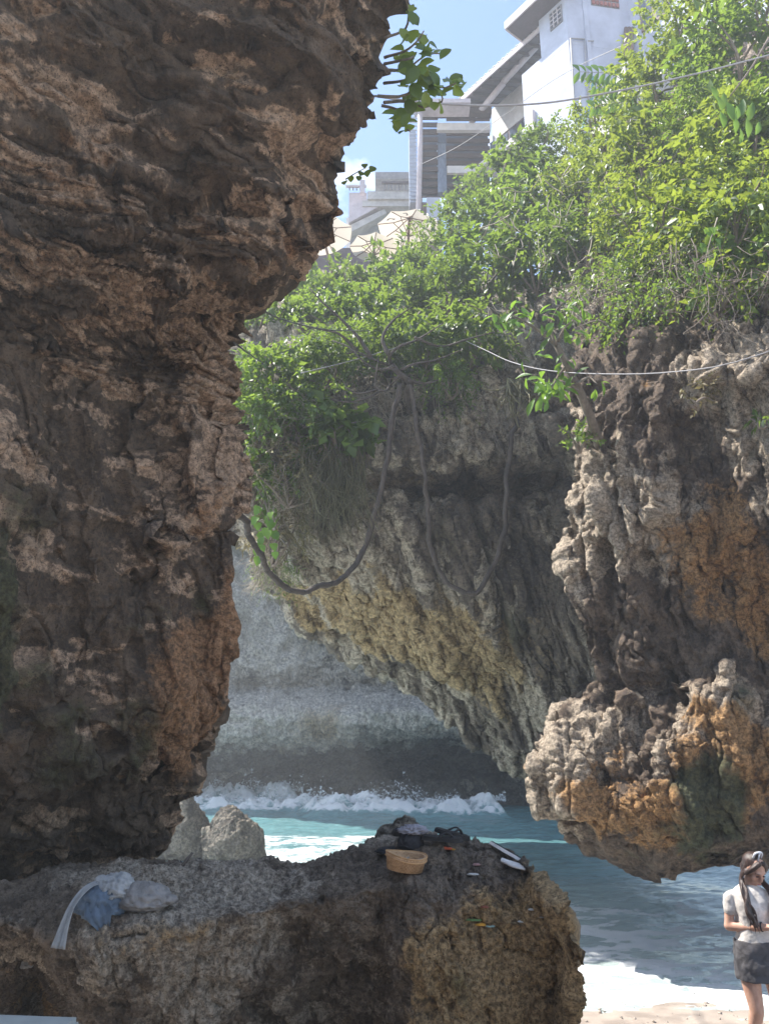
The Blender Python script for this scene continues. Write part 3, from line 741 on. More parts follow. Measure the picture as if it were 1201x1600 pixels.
# ------------------------------------------------------------------ sea bed and beach, sea, haze
SEA_Z = -0.06
def shore(x):            # where the sand meets the water, y as a function of x
    return 8.8 + 0.35 * np.sin(x * 0.9 + 0.6) + 0.15 * np.sin(x * 2.3)
def build_ground():
    xs = np.concatenate([np.linspace(-900, -14, 16, endpoint=False), np.linspace(-14, 14, 220), np.linspace(14, 900, 17)[1:]])
    ys = np.concatenate([np.linspace(-700, -10, 12, endpoint=False), np.linspace(-10, 3, 40, endpoint=False), np.linspace(3, 14, 220), np.linspace(14, 900, 26)[1:]])
    X, Y = np.meshgrid(xs, ys)
    P = np.stack([X.ravel(), Y.ravel(), np.zeros(X.size)], 1)
    d = (Y - shore(X)).ravel()
    z = np.where(d > 0, -0.05 * np.minimum(d, 60) - 0.012 * np.minimum(d, 60), -0.035 * np.maximum(d, -3)) * 1.0 - 0.05
    near = (np.abs(P[:, 0]) < 20) & (np.abs(P[:, 1]) < 20)
    fp = worley(np.stack([X.ravel() * 2.6, Y.ravel() * 2.6, X.ravel() * 0], 1)[:], 603)[0]
    z = z - near * 0.022 * smooth(.32, .12, fp) * (d < -.8)
    z = z + near * (0.025 * fbm(P * 1.3, 3, 601) + 0.010 * fbm(P * [5, 7, 1], 3, 605) + 0.004 * fbm(P * 18, 2, 607))
    P[:, 2] = z
    nv, nu = X.shape
    idx = np.arange(nv * nu).reshape(nv, nu)
    q = np.stack([idx[:-1, :-1], idx[:-1, 1:], idx[1:, 1:], idx[1:, :-1]], -1).reshape(-1, 4)
    t = NT('wet coral sand')
    v = t.coord()
    n = t.noise(v, 3.0, 6, .6); n2 = t.noise(v, 140, 3, .6)
    c = t.mix(t.ramp(n, .35, .65), (0.32, 0.27, 0.235), (0.42, 0.36, 0.31))
    c = t.mix(t.ramp(n2, .35, .7), t.mix(1.0, c, (0.8, 0.78, 0.75), 'MULTIPLY'), c)
    t.pbr(c, t.ramp(n, .4, .6, (.45,) * 3, (.8,) * 3), t.bump(n2, .3, .004), .35)
    o = link_mesh('beach', np_mesh('beach', P, q), t.m)
    tag(o, 'pale wet sand of the cove shelving into the sea', kind='structure')
build_ground()

def build_sea():
    xs = np.concatenate([np.linspace(-700, -16, 14, endpoint=False), np.linspace(-16, 14, 460), np.linspace(14, 700, 15)[1:]])
    ys = np.concatenate([np.linspace(6, 24, 330, endpoint=False), np.linspace(24, 42, 300, endpoint=False), np.linspace(42, 900, 24)])
    X, Y = np.meshgrid(xs, ys)
    P = np.stack([X.ravel(), Y.ravel(), np.zeros(X.size)], 1)
    x, y = P[:, 0], P[:, 1]
    near = (np.abs(x) < 25) & (y < 50)
    d = y - shore(x)
    wob = 0.8 * fbm(P * 0.35, 3, 611)
    deep = smooth(0.0, 8.0, d)
    z = near * deep * (0.10 * np.sin(y * 0.9 + 1.4 * wob + 0.2 * x) + 0.10 * fbm(P * [0.5, 0.9, 1], 3, 613) + 0.05 * fbm(P * [1.6, 2.8, 1], 3, 615) + 0.02 * fbm(P * [4, 7, 1], 2, 617))
    z += near * (1 - deep) * (0.018 * fbm(P * [1.2, 2.6, 1], 3, 619, ridge=True) + 0.012 * fbm(P * [5, 9, 1], 2, 621))
    foam = np.zeros(len(P))
    # breakers
    lump = fbm(P * [1.1, 1.6, 1], 4, 631, gain=.6)
    lump2 = fbm(P * [4, 5, 1], 3, 633, gain=.65)
    bill = 0.6 - worley(np.stack([x * 1.7 + wob, y * 1.9, x * 0], 1), 637)[0]
    bill2 = 0.6 - worley(np.stack([x * 4.6, y * 5.2, x * 0], 1), 639)[0]
    def breaker(yc, x0, x1, h, wf, wb, ft):
        nonlocal z, foam
        yy = yc + 0.9 * fbm(np.stack([x * .35, x * 0, x * 0], 1), 3, 641 + int(yc * 7)) - y
        env = smooth(x0 - .5, x0 + 1.2, x) * smooth(x1 + .3, x1 - .6, x)
        prof = np.where(yy > 0, np.exp(-(yy / wf) ** 2), np.exp(-(yy / wb) ** 2)) * env
        z = z + prof * (h * (0.62 + 0.9 * lump) + 0.30 * bill + 0.13 * bill2)
        foam = np.maximum(foam, ft * smooth(.08, .5, prof) * (0.62 + 0.9 * lump + .5 * lump2))
    breaker(31.5, -3.2, 4.6, 0.95, 1.1, .55, 1.1)
    breaker(33.0, -10.5, -0.2, 0.85, 1.0, .6, 1.0)
    breaker(36.0, -8.5, -3.5, 1.3, .9, .6, 1.0)
    # spent foam: streaks in the sunlit gap on the left, the wash along the sand
    st = fbm(P * [0.7, 1.5, 1] + wob[:, None] * [0.6, 0.9, 0], 4, 651, gain=.6)
    veil = fbm(np.stack([x * 1.3 + wob, y * 2.1, x * 0], 1), 4, 655, ridge=True, gain=.6)
    sheet = smooth(27.5, 24.5, y + .6 * wob) * smooth(13.5, 17, y) * smooth(4.5, -1, x)
    foam = np.maximum(foam, sheet * (0.42 + 0.5 * st + 0.3 * veil))
    wash = smooth(8.5, 2.5, d + 1.6 * wob) * smooth(-.2, .3, d)
    foam = np.maximum(foam, wash * (0.42 + 1.5 * st + 0.9 * (veil - .22)))
    foam = np.maximum(foam, smooth(.35, .05, np.abs(d - 0.25 - .3 * wob)) * (.30 + .6 * veil))
    foam = np.maximum(foam, smooth(13, 11, np.abs(y - 26)) * (0.05 + 0.30 * veil + .25 * st))
    P[:, 2] = SEA_Z + z
    nv, nu = X.shape
    idx = np.arange(nv * nu).reshape(nv, nu)
    q = np.stack([idx[:-1, :-1], idx[:-1, 1:], idx[1:, 1:], idx[1:, :-1]], -1).reshape(-1, 4)
    t = NT('sea water')
    v = t.coord((1, 1.7, 1))
    n1 = t.noise(v, 1.6, 6, .6, .4); n2 = t.noise(v, 7, 5, .65, .3); n3 = t.noise(v, 26, 3, .6)
    h = t.math('ADD', t.math('MULTIPLY', n1, 1.0), t.math('ADD', t.math('MULTIPLY', n2, .35), t.math('MULTIPLY', n3, .1)))
    water = t.mix(t.ramp(n1, .35, .65), (0.075, 0.185, 0.20), (0.13, 0.265, 0.275))
    shallow = t.mix(t.attr('shallow'), water, (0.45, 0.52, 0.50))
    fx = t.math('ADD', t.attr('foam'), t.math('MULTIPLY', t.math('SUBTRACT', t.math('ADD', t.math('MULTIPLY', n2, .6), t.math('MULTIPLY', n3, .4)), .5), .9))
    fm = t.ramp(fx, .36, .72)
    col = t.mix(fm, shallow, (0.62, 0.64, 0.645))
    rough = t.ramp(fm, 0, 1, (.16,) * 3, (.7,) * 3)
    t.pbr(col, rough, t.bump(h, .55, .12), .5)
    o = link_mesh('sea', np_mesh('sea', P, q, True, {'foam': foam, 'shallow': smooth(14.0, 0, d) * .92}), t.m)
    tag(o, 'turquoise sea with white breakers rolling into the cove', kind='structure')
build_sea()
def scatter_bits(name, label, P, size, mat, seed):
    r = np.random.default_rng(seed); n = len(P)
    tet = np.array([[1, 1, 1], [-1, -1, 1], [-1, 1, -1], [1, -1, -1]], float)
    R_ = r.normal(size=(n, 3, 3)); s = size * (.4 + r.random((n, 1, 1)) ** 2 * 1.4)
    v = P[:, None] + np.einsum('kj,nji->nki', tet, R_) * s * .5
    f = np.array([[0, 1, 2], [0, 3, 1], [0, 2, 3], [1, 3, 2]])[None] + (np.arange(n) * 4)[:, None, None]
    o = link_mesh(name, np_mesh(name, v.reshape(-1, 3), f.reshape(-1, 3), False), mat)
    return tag(o, label, kind='stuff')
def build_spray():
    r = np.random.default_rng(17); Ps = []
    for yc, x0, x1, h, n in ((31.5, -3.2, 4.6, .9, 2600), (33.0, -10.5, -.2, .85, 2200), (36.0, -8.5, -3.5, 1.2, 1500)):
        x = r.uniform(x0, x1, n)
        yy = yc + 0.9 * fbm(np.stack([x * .35, x * 0, x * 0], 1), 3, 641 + int(yc * 7))
        burst = np.clip(.35 + 1.6 * fbm(np.stack([x * .8, x * 0 + yc, x * 0], 1), 3, 671), .05, 1.6)
        Ps.append(np.stack([x, yy + r.normal(size=n) * .3, h * .55 + h * burst * np.abs(r.normal(size=n)) * .42], 1))
    m = plain('sea spray', (.7, .73, .76), .8, .05, 5, 0)
    scatter_bits('sea_spray', 'fine white spray thrown up along the breakers', np.concatenate(Ps), .022, m, 18)
    x = r.uniform(.6, 5, 700); y = r.uniform(5.2, 9.4, 700)
    d = y - shore(x)
    z = -0.035 * np.maximum(d, -3) - .05 + .006
    m = plain('shell grit', (.36, .31, .27), .8, .4, 9, 0)
    scatter_bits('shell_grit', 'bits of shell and coral strewn over the sand', np.stack([x, y, z], 1), .012, m, 19)
build_spray()

def build_haze():
    x0, x1, y0, y1, z0, z1 = -60, 60, -40, 75, -9, 29
    vs = [(x, y, z) for x in (x0, x1) for y in (y0, y1) for z in (z0, z1)]
    fs = [(0, 1, 3, 2), (4, 6, 7, 5), (0, 4, 5, 1), (2, 3, 7, 6), (0, 2, 6, 4), (1, 5, 7, 3)]
    me = bpy.data.meshes.new('haze'); me.from_pydata(vs, [], fs); me.update()
    m = bpy.data.materials.new('sea haze'); m.use_nodes = True
    n = m.node_tree.nodes; n.clear()
    out = n.new('ShaderNodeOutputMaterial'); pv = n.new('ShaderNodeVolumePrincipled')
    pv.inputs['Color'].default_value = (0.90, 0.95, 1.0, 1)
    pv.inputs['Density'].default_value = 0.0050
    pv.inputs['Anisotropy'].default_value = 0.3
    m.node_tree.links.new(pv.outputs['Volume'], out.inputs['Volume'])
    o = link_mesh('haze', me, m)
    tag(o, 'thin sea haze filling the cove', kind='stuff')
HAZE = True
if HAZE: build_haze()

# ------------------------------------------------------------------ plants
def nrm(a):
    return a / np.maximum(np.linalg.norm(a, axis=-1, keepdims=True), 1e-9)
def tube(pts, rad, sides=6, caps=True, rough=0.0, seed=0):
    """one tapered tube through pts -> (verts, quads)"""
    P = np.asarray(pts, float); n = len(P)
    r = np.broadcast_to(np.asarray(rad, float), (n,))
    tg = nrm(np.gradient(P, axis=0))
    ref = np.array([0.13, 0.21, 0.97]) if abs(tg[0] @ [0.13, .21, .97]) < .9 else np.array([1., .1, 0])
    vs = []
    a = np.arange(sides) / sides * 2 * math.pi
    u = nrm(np.cross(tg[0], ref))
    for i in range(n):
        u = nrm(u - tg[i] * (u @ tg[i])); w = np.cross(tg[i], u)
        vs.append(P[i] + r[i] * (np.cos(a)[:, None] * u + np.sin(a)[:, None] * w))
    vs = np.concatenate(vs)
    if rough > 0:
        c = np.repeat(P, sides, 0); k = rough * fbm(vs / max(r.max(), 1e-4) * .6, 2, 900 + seed)
        vs = c + (vs - c) * (1 + k)[:, None]
    i = np.arange(n - 1)[:, None] * sides; j = np.arange(sides)[None]; j2 = (j + 1) % sides
    q = np.stack([i + j, i + j2, i + sides + j2, i + sides + j], -1).reshape(-1, 4)
    if caps:
        vs = np.concatenate([vs, P[:1], P[-1:]])
        c0, c1 = n * sides, n * sides + 1
        jj = np.arange(sides)
        t0 = np.stack([(jj + 1) % sides, jj, np.full(sides, c0), np.full(sides, c0)], -1)[:, :3]
        t1 = np.stack([(n - 1) * sides + jj, (n - 1) * sides + (jj + 1) % sides, np.full(sides, c1)], -1)
        return vs, [q, np.concatenate([t0, t1])]
    return vs, [q]
def spline(pts, n):
    pts = np.asarray(pts, float)
    d = np.concatenate([[0], np.cumsum(np.linalg.norm(np.diff(pts, axis=0), axis=1))])
    return cubic(d, pts, np.linspace(0, d[-1], n))
def join(parts):
    """[(verts, [faces...])] -> verts, faces by size"""
    vs = []; by = {}; o = 0
    for v, fs in parts:
        vs.append(v)
        for f in fs: by.setdefault(f.shape[1], []).append(f + o)
        o += len(v)
    return np.concatenate(vs), [np.concatenate(f) for f in by.values()]

def leaf_mat(name, c1, c2, c3, trans=(0.30, 0.42, 0.05), rough=0.42, tw=0.46):
    t = NT(name)
    h = t.attr('hue')
    n = t.node('ShaderNodeValToRGB'); e = n.color_ramp.elements
    e[0].position = 0.0; e[0].color = (*c1, 1); e[1].position = 1.0; e[1].color = (*c3, 1)
    m = e.new(0.55); m.color = (*c2, 1)
    t.l.new(h, n.inputs['Fac'])
    p = t.pbr(n.outputs['Color'], rough, None, 0.5)
    tr = t.node('ShaderNodeBsdfTranslucent')
    t.l.new(t.mix(0.75, n.outputs['Color'], trans), tr.inputs['Color'])
    mx = t.node('ShaderNodeMixShader'); mx.inputs[0].default_value = tw
    t.l.new(p.outputs['BSDF'], mx.inputs[1]); t.l.new(tr.outputs['BSDF'], mx.inputs[2])
    t.l.new(mx.outputs['Shader'], t.out.inputs['Surface'])
    return t.m
def bark_mat(name, c, var=.35, scale=30):
    return plain(name, c, .85, var, scale, .6, .01, .2, (1, 1, .35))
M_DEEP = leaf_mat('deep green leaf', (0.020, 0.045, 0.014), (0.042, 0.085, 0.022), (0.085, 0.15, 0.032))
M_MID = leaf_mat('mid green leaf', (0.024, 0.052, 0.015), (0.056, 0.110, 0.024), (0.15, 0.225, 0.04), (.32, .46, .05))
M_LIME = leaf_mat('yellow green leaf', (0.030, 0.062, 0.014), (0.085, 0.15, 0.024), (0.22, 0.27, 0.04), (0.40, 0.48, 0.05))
M_DRY = leaf_mat('dry brown leaf', (0.10, 0.085, 0.045), (0.17, 0.14, 0.07), (0.22, 0.22, 0.08), (0.3, 0.25, .1), .6, .25)
M_BARK = bark_mat('grey brown bark', (0.20, 0.165, 0.135))
M_TWIG = bark_mat('pale dry twig', (0.30, 0.26, 0.21))
M_GRASS = leaf_mat('hanging grass', (0.10, 0.095, 0.05), (0.17, 0.16, 0.085), (0.26, 0.24, .14), (.3, .3, .12), .6, .3)

LEAF_V = np.array([[0, 0, 0], [-.5, .42, .10], [0, .46, 0], [.5, .42, .10], [0, 1, -.08]])
LEAF_F = np.array([[0, 2, 1], [0, 3, 2], [1, 2, 4], [2, 3, 4]])
def leaves(pos, axis, normal, size, width=0.5, hue=None):
    n = len(pos)
    axis = nrm(axis); side = nrm(np.cross(axis, normal)); nn = np.cross(side, axis)
    L = np.broadcast_to(np.asarray(size, float), (n,))[:, None, None]
    w = np.broadcast_to(np.asarray(width, float), (n,))[:, None, None]
    v = pos[:, None] + L * (LEAF_V[None, :, 0:1] * w * side[:, None] + LEAF_V[None, :, 1:2] * axis[:, None] + LEAF_V[None, :, 2:3] * nn[:, None])
    f = LEAF_F[None] + (np.arange(n) * 5)[:, None, None]
    hue = rng.random(n) if hue is None else hue
    return v.reshape(-1, 3), f.reshape(-1, 3), np.repeat(hue, 5)

def twig_leaves(c, rad, ntwig, per, size, droop, out=0.75, width=.5, twig_len=.35, shell=.25):
    """leaf sprays through an uneven ellipsoid; returns leaf arrays and the twig starts"""
    d = nrm(rng.normal(size=(ntwig, 3))); d[:, 2] = np.where(d[:, 2] < -.35, -d[:, 2] * .5, d[:, 2]); d = nrm(d)
    r = shell + (1 - shell) * rng.random(ntwig) ** .6
    lump = 1 + .85 * fbm(d * 2.1 + c * 3.1, 2, 77)
    start = c + d * rad * (r * lump)[:, None]
    td = nrm(d * out + rng.normal(size=(ntwig, 3)) * .55 + [0, 0, .25 - droop])
    tl = twig_len * (0.6 + .8 * rng.random(ntwig))
    k = (np.arange(per) + .5) / per
    pos = start[:, None] + td[:, None] * (tl[:, None] * k[None])[..., None]
    pos[..., 2] -= droop * .5 * tl[:, None] * k[None] ** 2
    side = nrm(np.cross(td, rng.normal(size=(ntwig, 3))))
    sgn = np.where(np.arange(per) % 2, 1., -1.)[None, :, None]
    ax = td[:, None] * .55 + side[:, None] * sgn * .8 + rng.normal(size=(ntwig, per, 3)) * .3
    ax[..., 2] -= droop * .6
    nm = np.array([-.1, -.15, 1.0]) + rng.normal(size=(ntwig, per, 3)) * .45
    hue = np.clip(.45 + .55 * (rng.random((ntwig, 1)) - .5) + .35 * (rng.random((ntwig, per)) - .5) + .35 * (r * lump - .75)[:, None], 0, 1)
    sz = size * (.6 + .5 * rng.random((ntwig, per))) * (.75 + .6 * rng.random((ntwig, 1)) ** 2)
    return leaves(pos.reshape(-1, 3), ax.reshape(-1, 3), nm.reshape(-1, 3), sz.ravel(), width * (.8 + .4 * rng.random(ntwig * per)), hue.ravel()), start, td

def shrub(px, py, t, rx, ry, rz, ntwig, per, size, mat, label, droop=.3, width=.55, name='shrub', cat='shrub', nbr=6, group='shrubs and climbers covering the cliff tops', bark=None, twig_len=.35):
    c = at(px, py, t)
    rad = np.array([rx, ry, rz])
    root = empty(name, (c + [0, ry * .3, -rz * .7]).tolist())
    tag(root, label, cat, group)
    o0 = np.array(root.location)
    k_ = random.choice((.8, .95, 1.1, 1.25, 1.6))
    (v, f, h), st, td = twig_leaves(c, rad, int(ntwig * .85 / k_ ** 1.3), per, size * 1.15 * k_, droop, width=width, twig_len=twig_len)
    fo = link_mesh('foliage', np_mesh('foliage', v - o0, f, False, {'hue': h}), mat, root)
    tag(fo, kind='stuff')
    pick = rng.choice(len(st), nbr, replace=False)
    for i in pick:
        m = (o0 + st[i]) / 2 + rng.normal(size=3) * rad * .18
        p = spline([o0, m, st[i], st[i] + td[i] * twig_len], 9) - o0
        vv, ff = tube(p, np.linspace(.03, .007, 9) * (t / 14) ** .5, 5)
        link_mesh('branch', np_mesh('branch', vv, ff), bark or M_BARK, root)
    return root

SH = 'shrubs and climbers covering the cliff tops'
def build_shrubs():
    S = shrub
    # headland rim, under the parasols and the terrace
    S(475, 475, 19.5, 1.0, 1.0, .7, 150, 12, .16, M_MID, 'yellow-green shrub at the rock edge just below the leftmost parasol', .2)
    S(545, 462, 20.0, 1.1, 1.0, .75, 170, 12, .16, M_DEEP, 'dark green shrub below the white-topped parasol')
    S(632, 450, 20.0, 1.0, 1.0, .7, 170, 12, .16, M_MID, 'bright shrub against the foot of the wide parasol', .2)
    S(695, 405, 19.5, .9, 1., 1.0, 180, 12, .15, M_DEEP, 'dark shrub in front of the brown corner post of the timber house')
    S(740, 345, 19.5, 1.0, .9, .8, 200, 12, .14, M_DEEP, 'small-leaved shrub hiding the foot of the blue wall under the timber house')
    # headland slope
    S(410, 520, 16.6, 1.0, 1.0, .7, 190, 12, .13, M_DEEP, 'grey-green shrub tucked behind the overhanging near cliff')
    S(470, 525, 16.6, 1.0, .9, .7, 190, 12, .14, M_MID, 'light green shrub on the headland left of the bare gnarled branches')
    S(545, 505, 16.4, 1.0, .9, .7, 190, 12, .13, M_MID, 'mid green shrub on the slope above the gnarled tree', .3)
    S(615, 500, 16.4, 1.0, .9, .75, 200, 12, .13, M_DEEP, 'glossy dark shrub on the slope right above the gnarled tree')
    S(690, 465, 16.6, 1.1, 1., .8, 230, 12, .13, M_DEEP, 'dense glossy shrub in the middle of the overgrown slope')
    S(765, 430, 16.6, 1.0, 1., .8, 220, 12, .13, M_MID, 'mid green shrub on the slope left of the large-leaved sapling')
    S(425, 590, 14.2, .9, .9, .6, 190, 12, .12, M_MID, 'bright climber spilling over the left shoulder of the headland', .6)
    S(505, 575, 14.2, .8, .8, .5, 150, 12, .12, M_DEEP, 'dark climber in the shaded hollow left of the gnarled tree', .5)
    S(585, 545, 14.6, .9, .8, .45, 170, 12, .115, M_DEEP, 'thin shrub interlaced with the bare gnarled branches', .4)
    S(665, 545, 14.4, .9, .8, .5, 200, 12, .11, M_DEEP, 'small-leaved shrub overhanging the rock between the two lianas', .5)
    S(735, 535, 14.4, .85, .8, .55, 200, 12, .11, M_DEEP, 'silvery shrub hanging over the dark crack in the headland', .6)
    S(705, 600, 13.8, .45, .5, .32, 80, 12, .10, M_MID, 'small drooping spray below the overgrown edge beside the second liana', .8, nbr=3)
    S(405, 660, 13.6, .6, .7, .8, 170, 12, .12, M_MID, 'climber hanging down the left flank of the headland, upper part', .8)
    S(470, 650, 13.6, .75, .6, .7, 160, 12, .12, M_DEEP, 'dark leafy climber on the headland flank beside the hanging grass', .7)
    S(525, 675, 13.4, .42, .4, .34, 70, 10, .15, M_MID, 'round-leaved green clump on the brown headland wall', .4, .85, nbr=3)
    S(404, 750, 13.8, .5, .6, .8, 130, 12, .12, M_MID, 'climber on the left flank above the bright heart-shaped leaves', .8)
    S(450, 740, 13.6, .75, .6, .8, 130, 12, .10, M_DRY, 'half-dry brown creeper on the headland flank', .7)
    S(425, 840, 14.0, .5, .5, .7, 90, 12, .10, M_DRY, 'dry grassy tuft above the loop of the long liana', .6, .25)
    S(428, 900, 14.6, .28, .4, .3, 60, 10, .12, M_MID, 'small tuft on the lowest tip of the headland flank', .6, .2, nbr=3)
    # slope to the right, below the white house
    S(795, 345, 18.5, 1.0, .9, .8, 220, 12, .14, M_MID, 'light green shrub on the slope below the balcony slab')
    S(800, 270, 19.2, .8, .8, .6, 190, 12, .12, M_DEEP, 'dark small-leaved shrub against the lower wall of the white house')
    S(860, 235, 19.0, .8, .7, .5, 190, 12, .12, M_DEEP, 'dark shrub under the corner of the white house')
    S(860, 320, 17.2, 1.0, .9, .8, 230, 12, .13, M_MID, 'mid green shrub on the slope below the corner of the white house')
    S(840, 410, 15.6, .9, .9, .8, 230, 12, .12, M_DEEP, 'dark shrub on the slope above the large-leaved sapling')
    S(915, 385, 14.2, .9, .8, .8, 240, 12, .10, M_DEEP, 'silvery small-leaved shrub in the middle of the right slope', .4)
    S(935, 290, 15.8, 1.0, .9, .8, 250, 12, .11, M_LIME, 'yellow-green shrub on the right slope below the pinnate fronds', .4)
    S(955, 460, 13.0, .7, .6, .6, 170, 12, .095, M_DEEP, 'dark drooping shrub at the lip of the right cliff', .7)
    S(945, 205, 16.5, .8, .7, .5, 150, 12, .12, M_LIME, 'thin yellow-green shrub on the concrete bank beside the white house', .3)
    S(1010, 240, 14.0, .9, .8, .75, 250, 12, .10, M_LIME, 'bright lime shrub above the upper cable, left of the broad leaves', .4)
    S(1005, 345, 12.8, .8, .7, .7, 240, 12, .09, M_LIME, 'lime climber spreading over the middle of the right slope', .5)
    S(1030, 425, 11.8, .6, .5, .4, 140, 12, .085, M_MID, 'green fringe over the hollow in the right cliff', .8)
    S(1040, 140, 14.5, .9, .8, .75, 230, 12, .11, M_LIME, 'lime shrub behind the upper cable near the wall with the wide window', .3)
    S(1090, 50, 14.0, .9, .8, .8, 230, 12, .11, M_LIME, 'sunlit yellow-green shrub beside the wide window of the white house', .3)
    S(1080, 300, 12.0, .8, .7, .65, 240, 12, .085, M_LIME, 'lime climber under the broad hanging leaves', .5)
    S(1105, 190, 12.8, .8, .7, .7, 240, 12, .09, M_MID, 'mid green shrub crossed by the upper cable', .4)
    S(1160, 90, 12.6, .9, .8, .8, 250, 12, .09, M_MID, 'mid green shrub high up, just above the upper cable', .3)
    S(1185, -10, 13.0, 1.1, .9, .9, 260, 12, .10, M_LIME, 'yellow-green shrub at the very top of the slope', .3)
    S(1170, 210, 11.8, .8, .7, .7, 250, 12, .085, M_LIME, 'lime climber on the slope below the upper cable, rightmost', .5)
    S(1165, 310, 11.0, .7, .6, .55, 220, 12, .08, M_LIME, 'lime climber above the tangle of bare roots', .6)
    S(1000, 430, 11.6, .5, .4, .5, 130, 12, .08, M_DEEP, 'dark drooping climber at the lip above the cable', .9, twig_len=.4)
    S(1070, 350, 11.0, .6, .5, .5, 170, 12, .08, M_LIME, 'loose lime sprays spilling towards the hollow of the right cliff', .8, twig_len=.5)
    S(1150, 345, 10.2, .55, .5, .45, 160, 12, .075, M_LIME, 'thick lime sprays just above the bare roots', .8, twig_len=.45)
    S(985, 500, 11.0, .35, .3, .4, 80, 12, .075, M_MID, 'narrow climber trailing over the cliff lip beside the sapling', .9, twig_len=.4, nbr=4)
    S(1195, 455, 9.6, .3, .3, .35, 70, 12, .07, M_LIME, 'lime tendrils trailing down the right cliff above the sagging cable', .9, twig_len=.4, nbr=4)
    S(1060, 455, 10.2, .4, .3, .3, 80, 12, .07, M_MID, 'green trailing sprays on the rock just above the sagging cable', .9, twig_len=.45, nbr=4)
    S(1130, 450, 9.6, .4, .3, .3, 80, 12, .07, M_LIME, 'lime trailing sprays over the rock beside the dangling round leaves', .9, twig_len=.45, nbr=4)
    S(1110, 385, 10.6, .6, .4, .35, 160, 12, .075, M_LIME, 'ragged lime fringe hanging over the bare roots', .9, twig_len=.5)
    S(1170, 400, 10.0, .4, .4, .3, 90, 12, .075, M_MID, 'small green fringe among the bare roots', .9, twig_len=.4, nbr=4)
    S(1215, 370, 10.4, .5, .5, .6, 120, 12, .08, M_MID, 'green climber hanging beside the bare roots', .7)
    S(1240, 180, 11.4, .8, .7, .9, 220, 12, .09, M_MID, 'green shrub at the edge of the view below the upper cable', .4)
    # sprigs on the rock faces
    S(905, 690, 10.2, .16, .16, .2, 22, 9, .07, M_MID, 'small green sprig rooted on the edge of the right cliff', .3, nbr=3, twig_len=.16)
    S(1090, 620, 9.2, .2, .2, .2, 26, 9, .06, M_DRY, 'faded sprig clinging to the right cliff', .3, nbr=3, twig_len=.16)
    S(1196, 655, 8.8, .15, .15, .12, 14, 9, .06, M_MID, 'tiny sprig on the right cliff near the lower cable', .3, nbr=3, twig_len=.14)
build_shrubs()

# ---- plants whose leaves can be told apart
def leaf_shape(name, mat, outline, fold=.12, curl=.12, ns=7, hue=.6):
    """a single leaf along +Y, unit length"""
    o = np.array(outline, float)
    ys = np.linspace(0, 1, ns); w = np.interp(ys, o[:, 0], o[:, 1])
    vs = []
    for y, ww in zip(ys, w):
        z = -curl * y * y
        vs += [(-ww, y, z + fold * ww), (0, y, z), (ww, y, z + fold * ww)]
    q = []
    for i in range(ns - 1):
        a = i * 3; q += [(a, a + 1, a + 4, a + 3), (a + 1, a + 2, a + 5, a + 4)]
    me = np_mesh(name, np.array(vs), np.array(q), True, {'hue': np.full(len(vs), hue)})
    me.materials.append(mat)
    return me
M_L_ROUND = leaf_mat('thick round leaf', (0.06, 0.10, 0.04), (0.12, 0.20, 0.045), (0.28, .36, .06), (0.36, 0.46, 0.07), .35, .5)
M_L_BIG = leaf_mat('large bright leaf', (0.05, 0.12, 0.02), (0.11, 0.24, 0.03), (0.2, .34, .04), (0.30, 0.48, 0.05), .42, .48)
ROUND = [leaf_shape('round_leaf', M_L_ROUND, [(0, .03), (.12, .2), (.35, .40), (.6, .44), (.85, .30), (1, .04)], .3, .12, 7, h) for h in (.1, .5, .9)]
OVAL = [leaf_shape('oval_leaf', M_L_BIG, [(0, .02), (.15, .08), (.45, .19), (.7, .20), (.9, .10), (1, .0)], .4, .25, 7, h) for h in (.0, .35, .7)]
HEART = [leaf_shape('heart_leaf', M_L_BIG, [(0, .25), (.1, .42), (.3, .45), (.6, .33), (.85, .14), (1, .0)], .25, .15, 7, h) for h in (.1, .5, .9)]
def put_leaf(me, pos, axis, normal, size, parent, name='leaf'):
    if isinstance(me, list): me = random.choice(me)
    o = link_mesh(name, me, None, parent)
    y = Vector(axis).normalized(); x = y.cross(Vector(normal)).normalized(); z = x.cross(y)
    M = Matrix((x, y, z)).transposed().to_4x4()
    loc = Vector(pos) - Vector(parent.location)
    o.matrix_local = Matrix.Translation(loc) @ M @ Matrix.Scale(size, 4)
    return o
def branch(pts, r0, r1, parent, mat, n=12, name='branch', sides=6, rough=0.0):
    p = spline(np.array([list(q) for q in pts]), n)
    o0 = np.array(parent.location) if parent is not None else np.zeros(3)
    v, f = tube(p - o0, np.linspace(r0, r1, n), sides, True, rough)
    return link_mesh(name, np_mesh(name, v, f), mat, parent), p

